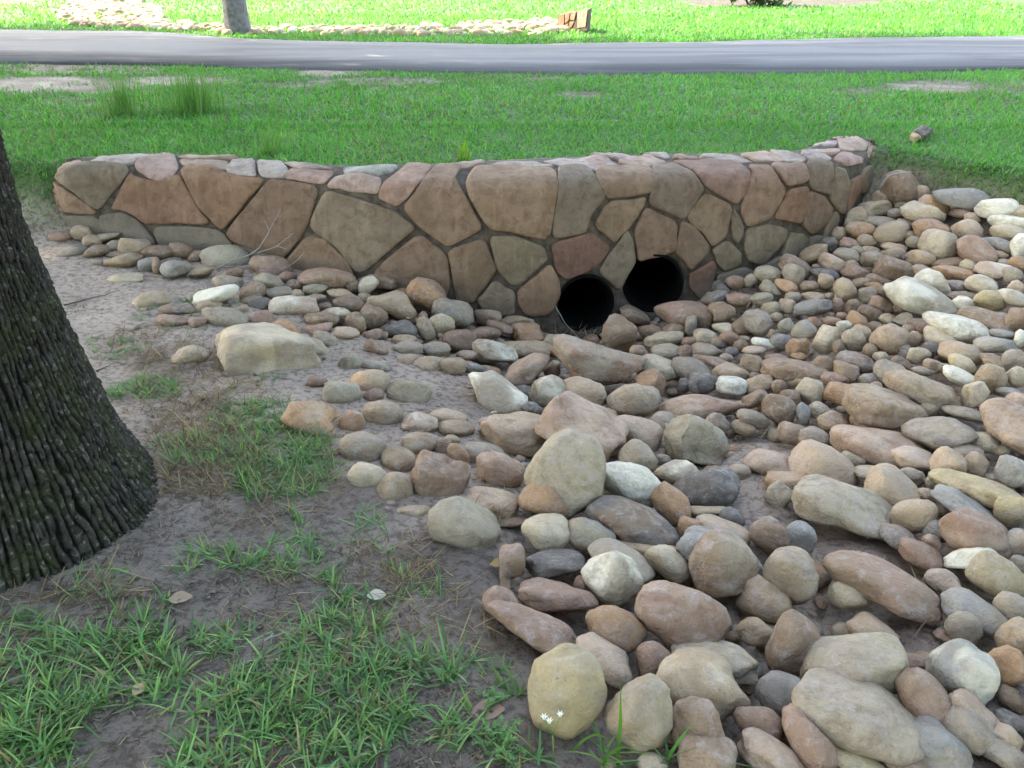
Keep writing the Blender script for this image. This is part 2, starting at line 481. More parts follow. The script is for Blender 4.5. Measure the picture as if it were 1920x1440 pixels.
def lawn_mask(x, y, px, py):
    s = lawn_side(x, y)
    bare = emask(px, py, BARE) * (0.55 + 1.1 * fbm2(x * 3.0, y * 3.0, 77, 3))
    return s * (1 - np.clip(bare, 0, 1))
def grow(v0, v1, h, k=1.18, hmax=9):
    out = [v0]
    while out[-1] < v1:
        out.append(out[-1] + h); h = min(h * k, hmax)
    return np.array(out[1:])
xs_f = np.arange(-3.4, 3.6, 0.03); ys_f = np.arange(0.55, 6.3, 0.03)
xs = np.concatenate([-grow(3.4, 260, 0.035)[::-1], xs_f, grow(xs_f[-1], 260, 0.035)])
ys = np.concatenate([-grow(-0.55, 40, 0.04)[::-1], ys_f, grow(ys_f[-1], 420, 0.035, 1.035, 12)])
GX, GY = np.meshgrid(xs, ys)
gx, gy = GX.ravel(), GY.ravel()
gz = terrain(gx, gy)
# the packed part of the bed lies lower between the stones
BED = [(1000,600),(1150,560),(1330,520),(1500,480),(1620,390),(1680,350),(1830,380),(2050,420),(2500,700),(2600,2000),(1200,2000),(1120,1330),(980,1150),(930,1060),(1000,950),(880,700),(760,640),(600,600),(560,540),(700,540),(850,570)]
def inpoly(px, py, P):
    c = np.zeros(len(px), bool); n = len(P)
    for i in range(n):
        x1, y1 = P[i]; x2, y2 = P[(i + 1) % n]
        m = ((y1 > py) != (y2 > py)) & (px < (x2 - x1) * (py - y1) / (y2 - y1 + 1e-9) + x1)
        c ^= m
    return c
SANDGAP = [(1430,880,90,50),(1600,1035,90,40),(1440,960,70,40),(1250,830,60,30),(1720,1200,100,60),(1870,1330,110,110),(860,750,90,50),(1350,1010,60,40)]
_px, _py, _d = project(np.c_[gx, gy, gz])
dip = (inpoly(_px, _py, BED) & (_d > .4) & (gx < 5) & (gy > .3) & (lawn_side(gx, gy) < .1)).astype(float) * (1 - emask(_px, _py, SANDGAP))
dip = dip.reshape(GX.shape)
for _ in range(4):
    dip[1:-1] = (dip[:-2] + 2 * dip[1:-1] + dip[2:]) / 4; dip[:, 1:-1] = (dip[:, :-2] + 2 * dip[:, 1:-1] + dip[:, 2:]) / 4
gz = gz - 0.05 * dip.ravel()
gV = np.c_[gx, gy, gz]
gpx, gpy, gdep = project(gV)
gpx = np.where(gdep > 0.3, gpx, -9999)
lm = lawn_mask(gx, gy, gpx, gpy)
sandm = emask(gpx, gpy, SANDY); mudm = emask(gpx, gpy, DARKMUD) * (1 - 0.5 * sandm)
colr = np.array([0.335, 0.29, 0.25])[None] * np.ones((len(gx), 1))
def mixv(c, t, k): return c * (1 - k[:, None]) + np.array(t)[None] * k[:, None]
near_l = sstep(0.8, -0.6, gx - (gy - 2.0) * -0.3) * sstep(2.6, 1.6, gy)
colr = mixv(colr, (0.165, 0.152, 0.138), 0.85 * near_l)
colr = mixv(colr, (0.47, 0.415, 0.36), sandm * 0.9)
colr = mixv(colr, (0.115, 0.10, 0.092), mudm * 0.75)
ls = lawn_side(gx, gy)
colr = colr * np.array([1.15, 1.06, 0.95])[None]
fn = fbm2(gx * 2.2, gy * 2.2, 41, 4)
colr = mixv(colr, (0.15, 0.115, 0.075), ls * (1 - sandm))
colr = mixv(colr, (0.06, 0.125, 0.028), np.clip(lm * (0.75 + 0.5 * fn), 0, 1))
# farther lawn where blades are too small to see: leaf colour of the turf itself
farl = sstep(9, 20, gy)
tc = np.array([0.055, 0.14, 0.026])[None] * (0.75 + 0.5 * fn[:, None])
colr = colr * (1 - (farl * lm)[:, None]) + tc * (farl * lm)[:, None]
MULCH = [(1430,4,150,9),(1330,6,40,6),(1560,4,90,8),(1700,-8,120,10)]
mul = emask(gpx, gpy, MULCH, 0.2)
colr = mixv(colr, (0.085, 0.06, 0.045), mul * (0.6 + 0.6 * fbm2(gx * 4, gy * 4, 9, 3)).clip(0, 1))

# pipe positions are needed before the ground faces are made
nx_, ny_ = len(xs), len(ys)
gi = np.arange(nx_ * ny_).reshape(ny_, nx_)
gF = np.stack([gi[:-1, :-1].ravel(), gi[:-1, 1:].ravel(), gi[1:, 1:].ravel(), gi[1:, :-1].ravel()], 1)

# ------------------------------------------------------------------ wall body
def frame_line(L):
    t = np.gradient(L[:, :2], axis=0); t /= np.linalg.norm(t, axis=1)[:, None] + 1e-9
    return np.c_[t[:, 1], -t[:, 0]]
_outn = smooth_line(frame_line(W_ARRIS), 4)
_prof = [(-0.55, .115), (-0.35, .090), (-0.2, .070), (-.05, .050), (.1, .030), (.22, .016), (.33, .004), (.39, -.003), (.425, -.012), (.448, -.028), (.459, -.050)]
rows = []
for z, off in _prof:
    r = W_ARRIS.copy(); r[:, :2] += _outn * off; r[:, 2] = z; rows.append(r)
a_in = rows[-1]
for f, dz in ((.2, .012), (.45, .020), (.7, .022), (.9, .014), (1.0, 0.0)):
    r = a_in * (1 - f) + W_BACK * f; r[:, 2] += dz * 0.6; rows.append(r)
for z in (.40, .2, -0.4):
    r = W_BACK.copy(); r[:, 1] += 0.012; r[:, 2] = z; rows.append(r)
WV = np.concatenate(rows); nr = len(rows)
wi = np.arange(nr * NS).reshape(nr, NS)
WF = np.stack([wi[:-1, :-1].ravel(), wi[:-1, 1:].ravel(), wi[1:, 1:].ravel(), wi[1:, :-1].ravel()], 1)
cap0 = len(WV); WV = np.vstack([WV, rows[0][0][None] * 0 + np.mean([r[0] for r in rows], 0), np.mean([r[-1] for r in rows], 0)[None]])
capT = []
for j in range(nr):
    j2 = (j + 1) % nr
    capT.append((cap0, wi[j, 0], wi[j2, 0])); capT.append((cap0 + 1, wi[j2, -1], wi[j, -1]))
    if j == nr - 1: pass
bot = np.stack([wi[-1, :-1], wi[-1, 1:], wi[0, 1:], wi[0, :-1]], 1)
WF = np.vstack([WF, bot])
wall_bvh = BVHTree.FromPolygons([Vector(v) for v in WV], [tuple(int(i) for i in f) for f in WF] + [tuple(int(i) for i in f) for f in capT])
def wall_hit(px, py):
    d = Vector(ray(px, py)); dn = d.normalized()
    loc, nor, idx, dist = wall_bvh.ray_cast(Vector(CAM), dn)
    if loc is None: return None, None
    if nor.dot(dn) > 0: nor = -nor
    return np.array(loc), np.array(nor)

PIPES = []
for (px, py, rpx, tilt) in ((1097, 569, 55, 0.02), (1224, 532, 57, 0.12)):
    c, n = wall_hit(px, py)
    dep = (c - CAM) @ FWD
    ax = np.array([-n[0] * 0.6 + tilt, -n[1], 0.0]); ax /= np.linalg.norm(ax)
    PIPES.append((c, ax, rpx * dep / FPX))
gc = gV[gF].mean(1)
keep = np.ones(len(gF), bool)
for c, ax, r in PIPES:
    rel = gc - c; t = rel @ ax; rad = np.linalg.norm(rel - t[:, None] * ax, axis=1)
    keep &= ~((t > -0.04) & (t < 1.9) & (rad < r + 0.03))
gF = gF[keep]
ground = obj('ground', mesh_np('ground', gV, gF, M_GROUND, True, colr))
tag(ground, kind='structure')

# ------------------------------------------------------------------ road
_rn = [(-700,108),(-300,112),(0,118),(200,120),(400,124),(620,131),(800,135),(1100,138),(1300,137),(1500,135),(1700,134),(1920,131),(2300,126),(2900,118)]
_rf = [(-700,54),(-300,55),(0,58),(200,60),(330,64),(480,75),(700,81),(950,84),(1150,82),(1300,80),(1500,76),(1700,72),(1920,68),(2300,62),(2900,55)]
zr = Z_LAWN + 0.012
RN = resample(np.array([at_z(a, b_, zr) for a, b_ in _rn]), 160); RF = resample(np.array([at_z(a, b_, zr) for a, b_ in _rf]), 160)
RN[:, 1] += 0.10 * (fbm2(RN[:, 0] * 2.0, RN[:, 0] * 0, 3, 4) - 0.5); RF[:, 1] += 0.16 * (fbm2(RF[:, 0] * 2.0, RF[:, 0] * 0 + 9, 4, 4) - 0.5)
rr = []
for f, dz in ((0, -0.05), (0.004, 0.006), (0.25, 0.022), (0.5, 0.03), (0.75, 0.022), (0.996, 0.006), (1, -0.05)):
    r = RN * (1 - f) + RF * f; r[:, 2] = terrain(r[:, 0], r[:, 1], False) + 0.022 + dz; rr.append(r)
rV = np.concatenate(rr); ri = np.arange(len(rV)).reshape(len(rr), 160)
road = obj('road', mesh_np('road', rV, np.stack([ri[:-1, :-1].ravel(), ri[:-1, 1:].ravel(), ri[1:, 1:].ravel(), ri[1:, :-1].ravel()], 1), M_ROAD))
tag(road, kind='structure')
_rnx, _rny = RN[np.argsort(RN[:, 0])][:, 0], RN[np.argsort(RN[:, 0])][:, 1]
_rfx, _rfy = RF[np.argsort(RF[:, 0])][:, 0], RF[np.argsort(RF[:, 0])][:, 1]
def on_road(x, y, m=0.0):
    return (y > np.interp(x, _rnx, _rny) + m) & (y < np.interp(x, _rfx, _rfy) - m)
# ------------------------------------------------------------------ stone headwall with two culvert pipes
wall_root = empty('stone_headwall', (0.0, 4.6, 0.0))
tag(wall_root, 'long curved stone headwall of brown flat stones with dark joints, two pipes through it', 'wall')
core_me = mesh_np('mortar_core', WV, [WF, np.array(capT)], M_MORTAR)
core = obj('mortar_core', core_me, wall_root)
core_me.flip_normals() if False else None
# cut the two pipe openings
def cyl(c, ax, r, t0, t1, n=40):
    a = np.cross(ax, [0, 0, 1.0]); a /= np.linalg.norm(a); b_ = np.cross(ax, a)
    th = np.linspace(0, 2 * math.pi, n, endpoint=False)
    ring = r * (np.cos(th)[:, None] * a + np.sin(th)[:, None] * b_)
    return ring, a, b_
bm = bmesh.new(); bm.from_mesh(core_me)
bmesh.ops.recalc_face_normals(bm, faces=bm.faces); bm.to_mesh(core_me); bm.free()
for k, (c, ax, r) in enumerate(PIPES):
    ring, a, b_ = cyl(c, ax, r, 0, 0)
    V = np.concatenate([c - ax * 0.3 + ring, c + ax * 1.2 + ring]); n = len(ring)
    bm = bmesh.new(); vs_ = [bm.verts.new(v) for v in V]
    bm.faces.new(vs_[:n]); bm.faces.new(vs_[n:][::-1])
    for i in range(n): bm.faces.new((vs_[i], vs_[n + i], vs_[n + (i + 1) % n], vs_[(i + 1) % n]))
    bmesh.ops.recalc_face_normals(bm, faces=bm.faces)
    me = bpy.data.meshes.new('cut'); bm.to_mesh(me); bm.free()
    cut = bpy.data.objects.new('cut', me); COL.objects.link(cut); cut.parent = wall_root; cut.location = -wall_root.location
    md = core.modifiers.new('b', 'BOOLEAN'); md.operation = 'DIFFERENCE'; md.object = cut; md.solver = 'EXACT'
    dg = bpy.context.evaluated_depsgraph_get()
    nm = bpy.data.meshes.new_from_object(core.evaluated_get(dg))
    core.modifiers.clear(); core.data = nm; nm.name = 'mortar_core'
    bpy.data.objects.remove(cut)
core.data.materials.clear(); core.data.materials.append(M_MORTAR)

plabel = ['black plastic culvert pipe opening set lower, left of the other pipe',
          'black plastic culvert pipe opening set slightly higher, to the right of the other pipe']
for k, (c, ax, r) in enumerate(PIPES):
    pr = empty('culvert_pipe', tuple(c))
    tag(pr, plabel[k], 'pipe', 'twin culvert pipes')
    ring, a, b_ = cyl(c, ax, 1.0, 0, 0, 48)
    rows_ = []
    L0 = -0.012 if k == 0 else -0.004
    ts = [L0 + 0.02, L0, L0] + list(np.arange(L0 + 0.012, 1.5, 0.02))
    rs = [r * 1.0 + 0.001, r * 1.0 + 0.001, r - 0.010]
    for i in range(len(ts) - 3): rs.append(r - 0.012 - 0.010 * (i // 2 % 2))
    for t, q in zip(ts, rs): rows_.append(c + ax * t + ring * q)
    V = np.concatenate(rows_); n = 48; m_ = len(rows_)
    ii = np.arange(n * m_).reshape(m_, n)
    F = np.stack([ii[:-1].ravel(), np.roll(ii, -1, 1)[:-1].ravel(), np.roll(ii, -1, 1)[1:].ravel(), ii[1:].ravel()], 1)
    V = np.vstack([V, c + ax * 1.5]); T = np.array([(len(V) - 1, ii[-1, j], ii[-1, (j + 1) % n]) for j in range(n)])
    obj('pipe_barrel', mesh_np('pipe_barrel', V, [F, T], M_PIPE), pr)

Z3W, Z4W, Z5W = (60, 270, 3.0), (580, 280, 3.0), (1100, 240, 3.2)
WS = [  # (zoom window, colour, outline)
 (Z3W,'t',[(112,200),(124,196),(92,385),(62,398),(70,330)]),
 (Z3W,'t',[(140,212),(355,372),(345,392),(100,372),(112,250)]),
 (Z3W,'g',[(150,195),(170,165),(280,120),(420,120),(550,145),(385,352),(350,352),(185,218)]),
 (Z3W,'o',[(562,170),(600,190),(700,222),(775,210),(818,170),(930,352),(1005,442),(640,438),(585,385),(510,362),(450,368)]),
 (Z3W,'o',[(835,145),(1000,142),(1100,182),(1200,196),(1308,202),(1078,475),(1060,460),(955,350)]),
 (Z3W,'b',[(1338,210),(1440,220),(1612,250),(1535,478),(1420,635),(1290,600),(1135,530),(1112,492)]),
 (Z3W,'m',[(75,398),(358,414),(398,500),(390,540),(200,530),(62,490)]),
 (Z3W,'m',[(385,402),(520,394),(590,435),(690,540),(690,590),(420,570)]),
 (Z3W,'m',[(690,470),(900,464),(1060,484),(1130,560),(1130,640),(760,640)]),
 (Z3W,'m',[(1140,560),(1290,615),(1405,655),(1380,700),(1150,680)]),
 (Z3W,'b',[(1555,525),(1660,545),(1760,645),(1800,730),(1790,770),(1480,760),(1440,660)]),
 (Z4W,'g',[(98,232),(300,290),(478,352),(590,442),(585,455),(320,665),(272,685),(168,548),(14,438)]),
 (Z4W,'b',[(622,478),(740,575),(775,625),(780,760),(760,830),(500,800),(355,695)]),
 (Z4W,'t',[(538,325),(615,245),(660,172),(718,108),(860,108),(812,180),(852,240),(972,438),(780,540),(705,485),(605,400)]),
 (Z4W,'t',[(885,190),(950,115),(1365,115),(1392,200),(1338,505),(1150,455),(1015,440),(905,260)]),
 (Z4W,'g',[(1400,110),(1555,108),(1605,172),(1660,270),(1575,350),(1555,458),(1365,496),(1408,210)]),
 (Z4W,'b',[(782,580),(978,508),(1046,680),(958,790),(930,850),(835,850),(802,650)]),
 (Z4W,'n',[(1020,495),(1140,494),(1306,550),(1328,620),(1180,752),(1132,748),(1060,660)]),
 (Z4W,'n',[(1050,742),(1146,808),(1146,920),(1000,920),(955,845)]),
 (Z4W,'t',[(1182,795),(1345,652),(1396,735),(1402,800),(1362,900),(1325,925),(1230,925),(1178,865)]),
 (Z4W,'r',[(1362,548),(1420,515),(1578,476),(1680,556),(1608,648),(1555,680),(1440,725),(1402,688)]),
 (Z5W,'t',[(55,282),(100,247),(338,238),(398,282),(382,385),(130,418),(92,350)]),
 (Z5W,'t',[(62,562),(112,474),(152,446),(346,420),(335,470),(238,595),(160,678),(68,592)]),
 (Z5W,'n',[(240,618),(272,685),(278,805),(232,880),(202,950),(172,955),(146,925),(75,848),(142,762)]),
 (Z5W,'b',[(350,482),(535,574),(525,726),(420,765),(312,792),(296,622)]),
 (Z5W,'g',[(408,310),(392,255),(520,236),(615,284),(695,362),(590,515),(568,535),(375,448)]),
 (Z5W,'p',[(508,205),(888,220),(970,284),(918,418),(890,452),(735,358),(645,270)]),
 (Z5W,'b',[(605,530),(712,392),(845,464),(855,500),(830,638),(746,702),(694,620),(608,552)]),
 (Z5W,'b',[(562,568),(640,588),(718,700),(714,745),(622,842),(575,770),(536,738)]),
 (Z5W,'n',[(755,734),(830,678),(905,742),(910,818),(822,845),(785,800)]),
 (Z5W,'n',[(880,492),(908,535),(925,600),(903,692),(872,648),(864,560)]),
 (Z5W,'t',[(985,292),(965,245),(1088,258),(1175,370),(1098,525),(968,583),(924,500),(930,452)]),
 (Z5W,'p',[(1104,226),(1298,230),(1320,308),(1200,340),(1164,290)]),
 (Z5W,'o',[(1204,375),(1306,356),(1315,430),(1272,562),(1124,536)]),
 (Z5W,'n',[(965,615),(1080,586),(1186,610),(1166,690),(1040,812),(965,785),(944,720)]),
 (Z5W,'b',[(1328,386),(1408,416),(1464,490),(1428,568),(1340,632),(1290,558)]),
 (Z5W,'n',[(1214,636),(1288,646),(1320,682),(1298,730),(1200,790),(1172,755)]),
 (Z5W,'n',[(1482,506),(1502,524),(1488,625),(1424,668),(1434,590)]),
 (Z5W,'g',[(1324,214),(1400,200),(1466,232),(1450,394),(1420,384),(1334,346)]),
 (Z5W,'n',[(1482,246),(1538,254),(1556,330),(1538,494),(1520,502),(1455,428)]),
 (Z5W,'o',[(1572,334),(1638,286),(1628,380),(1570,484),(1548,512)]),
 (Z5W,'n',[(1662,254),(1698,226),(1716,310),(1650,396),(1643,302)]),
 (Z5W,'t',[(1704,116),(1738,134),(1748,300),(1732,325),(1714,230)]),
 (Z5W,'r',[(622,875),(748,796),(766,850),(728,985),(692,1014),(645,975),(615,930)]),
 (Z5W,'m',[(785,885),(940,840),(1000,870),(980,930),(800,990)]),
 (Z5W,'m',[(1040,830),(1160,770),(1190,800),(1150,860),(1050,880)]),
 (Z5W,'n',[(1340,660),(1410,650),(1405,700),(1330,735)]),
 # coping
 (Z3W,'P',[(122,162),(160,131),(266,98),(272,122),(170,148)]),
 (Z3W,'L',[(335,103),(400,76),(640,56),(684,62),(580,106),(556,114),(360,112)]),
 (Z3W,'P',[(592,114),(692,66),(786,64),(820,132),(768,195),(710,205),(602,152)]),
 (Z3W,'P',[(825,72),(870,64),(1176,86),(1100,92),(850,84)]),
 (Z3W,'P',[(842,97),(1098,102),(1083,152),(862,124)]),
 (Z3W,'L',[(1108,136),(1140,98),(1242,98),(1252,182),(1112,172)]),
 (Z3W,'L',[(1272,104),(1388,108),(1446,160),(1398,192),(1292,178)]),
 (Z3W,'R',[(1434,188),(1482,152),(1696,158),(1638,222),(1444,200)]),
 (Z3W,'L',[(1415,106),(1712,138),(1500,140)]),
 (Z4W,'G',[(198,112),(232,102),(505,100),(402,146),(205,142)]),
 (Z4W,'P',[(118,202),(162,158),(386,158),(396,190),(368,255),(124,216)]),
 (Z4W,'R',[(394,268),(424,192),(552,100),(685,98),(636,170),(518,296),(490,306)]),
 (Z4W,'P',[(735,95),(955,72),(980,82),(900,104)]),
 (Z4W,'L',[(1010,98),(1092,78),(1248,78),(1372,106),(1300,108)]),
 (Z4W,'L',[(1316,76),(1402,62),(1618,58),(1735,98),(1592,122),(1500,110)]),
 (Z5W,'L',[(15,176),(150,163),(304,181),(200,193)]),
 (Z5W,'P',[(0,204),(98,193),(196,232),(56,268)]),
 (Z5W,'P',[(182,207),(350,184),(484,215),(350,238)]),
 (Z5W,'L',[(316,162),(420,153),(494,176),(476,188)]),
 (Z5W,'R',[(514,188),(544,171),(656,177),(656,190)]),
 (Z5W,'L',[(674,188),(712,168),(898,172),(992,204),(900,210)]),
 (Z5W,'P',[(926,166),(1078,153),(1192,200),(1032,200)]),
 (Z5W,'L',[(1094,152),(1178,153),(1312,190),(1278,208),(1200,196)]),
 (Z5W,'L',[(1286,162),(1370,158),(1470,190),(1350,192)]),
 (Z5W,'P',[(1484,192),(1542,158),(1644,182),(1634,206),(1560,222)]),
 (Z5W,'P',[(1304,141),(1498,133),(1514,150),(1468,172),(1296,154)]),
 (Z5W,'L',[(1374,110),(1402,83),(1496,88),(1486,106)]),
 (Z5W,'P',[(1444,64),(1600,63),(1684,92),(1664,136),(1522,128),(1512,92)]),
 (Z5W,'P',[(1682,98),(1712,104),(1690,176)]),
]
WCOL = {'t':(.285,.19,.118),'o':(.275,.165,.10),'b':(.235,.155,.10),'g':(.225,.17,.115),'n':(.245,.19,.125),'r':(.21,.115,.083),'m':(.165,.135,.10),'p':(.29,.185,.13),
        'P':(.36,.26,.20),'L':(.36,.30,.255),'R':(.34,.22,.165),'G':(.29,.28,.24)}  # coping: pinkish stone, with the brighter light on top put into its colour
def chaikin(P, it=2, q=0.18):
    for _ in range(it):
        Q = []
        for i in range(len(P)):
            a, b_ = P[i], P[(i + 1) % len(P)]
            Q.append(a * (1 - q) + b_ * q); Q.append(a * q + b_ * (1 - q))
        P = np.array(Q)
    return P
def wall_stone(poly, col, big_h=0.026, n=44):
    P0 = np.array(poly, float); c_ = P0.mean(0); dv = P0 - c_; P0 = c_ + dv * (1 + 4.2 / np.maximum(np.linalg.norm(dv, axis=1), 6))[:, None]
    P = resample(chaikin(P0, 2, 0.11), n, True)
    ctr = P.mean(0)
    # centroid by area
    x, y = P[:, 0], P[:, 1]; x2, y2 = np.roll(x, -1), np.roll(y, -1); cr = x * y2 - x2 * y
    A = cr.sum() / 2
    if abs(A) > 1: ctr = np.array([((x + x2) * cr).sum() / (6 * A), ((y + y2) * cr).sum() / (6 * A)])
    rho = math.sqrt(abs(A) / math.pi)
    c0, n0 = wall_hit(*ctr)
    if c0 is None: return None
    dep0 = (c0 - CAM) @ FWD
    rings = [(1.0, -0.012), (1.0, 0.013), (1 - 0.8 / rho, 0.0195), (1 - 2.4 / rho, 0.0228), (1 - 7 / rho, 0.0245)]
    rings = [(s, h) for s, h in rings if s > 0.45] + [(s, 0.025) for s in (0.74, 0.55, 0.36, 0.18) if s < 1 - 12 / rho]
    small = min(1.0, rho / 14)
    V = []; tiltx, tilty = random.uniform(-.004, .004), random.uniform(-.004, .004)
    jit = 0.8 * np.stack([np.interp(np.arange(n), np.linspace(0, n, (n + 2) // 3 + 1), np.append(*(lambda q: (q, q[:1]))(rng.normal(0, 1, (n + 2) // 3)))) for _ in range(2)], 1)
    for s, h in rings + [(0.0, 0.0255)]:
        for k in range(n if s > 0 else 1):
            q = ctr + (P[k] + jit[k] - ctr) * s if s > 0 else ctr
            p, nn = wall_hit(*q)
            if p is None or abs((p - CAM) @ FWD - dep0) > 0.9:
                tgt = CAM + ray(*q) * dep0
                loc, nor, _, _ = wall_bvh.find_nearest(Vector(tgt)); p = np.array(loc); nn = np.array(nor)
                if nn @ ray(*q) > 0: nn = -nn
            hh = h * (0.55 + 0.45 * small) * (0.6 if col.isupper() and h > 0 else 1.0)
            if h > 0.018:
                hh += tiltx * (q[0] - ctr[0]) / rho + tilty * (q[1] - ctr[1]) / rho
                hh += 0.012 * (vnoise3(np.array(p[0] * 14), np.array(p[1] * 14), np.array(p[2] * 14), 3) - 0.5) + 0.016 * (vnoise3(np.array(p[0] * 6), np.array(p[1] * 6), np.array(p[2] * 6), 8) - 0.5)
            V.append(p + nn * hh)
    V = np.array(V); m_ = len(rings)
    ii = np.arange(n * m_).reshape(m_, n)
    F = np.stack([ii[:-1].ravel(), np.roll(ii, -1, 1)[:-1].ravel(), np.roll(ii, -1, 1)[1:].ravel(), ii[1:].ravel()], 1)
    T = np.array([(len(V) - 1, ii[-1, j], ii[-1, (j + 1) % n]) for j in range(n)])
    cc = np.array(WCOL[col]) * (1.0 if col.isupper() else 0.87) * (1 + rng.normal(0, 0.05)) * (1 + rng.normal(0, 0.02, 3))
    C = np.repeat(cc[None], len(V), 0)
    me = mesh_np('stone', V, [F, T], M_WSTONE, True, C)
    gzv = bed_height(V[:, 0], V[:, 1])
    mud = np.clip(1.0 - (V[:, 2] - gzv) / 0.20, 0, 1) * 0.6 + (0.35 if col == 'm' else 0)
    if col.isupper(): mud *= 0
    at_ = me.attributes.new('mud', 'FLOAT', 'POINT'); at_.data.foreach_set('value', mud.astype(np.float32))
    bm = bmesh.new(); bm.from_mesh(me); bmesh.ops.recalc_face_normals(bm, faces=bm.faces)
    up = sum((f.normal.dot(Vector(CAM) - f.calc_center_median()) for f in bm.faces))
    if up < 0: bmesh.ops.reverse_faces(bm, faces=bm.faces)
    bm.to_mesh(me); bm.free()
    return me
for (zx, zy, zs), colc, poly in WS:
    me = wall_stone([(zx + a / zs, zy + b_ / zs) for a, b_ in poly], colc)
    if me: obj('stone', me, wall_root)
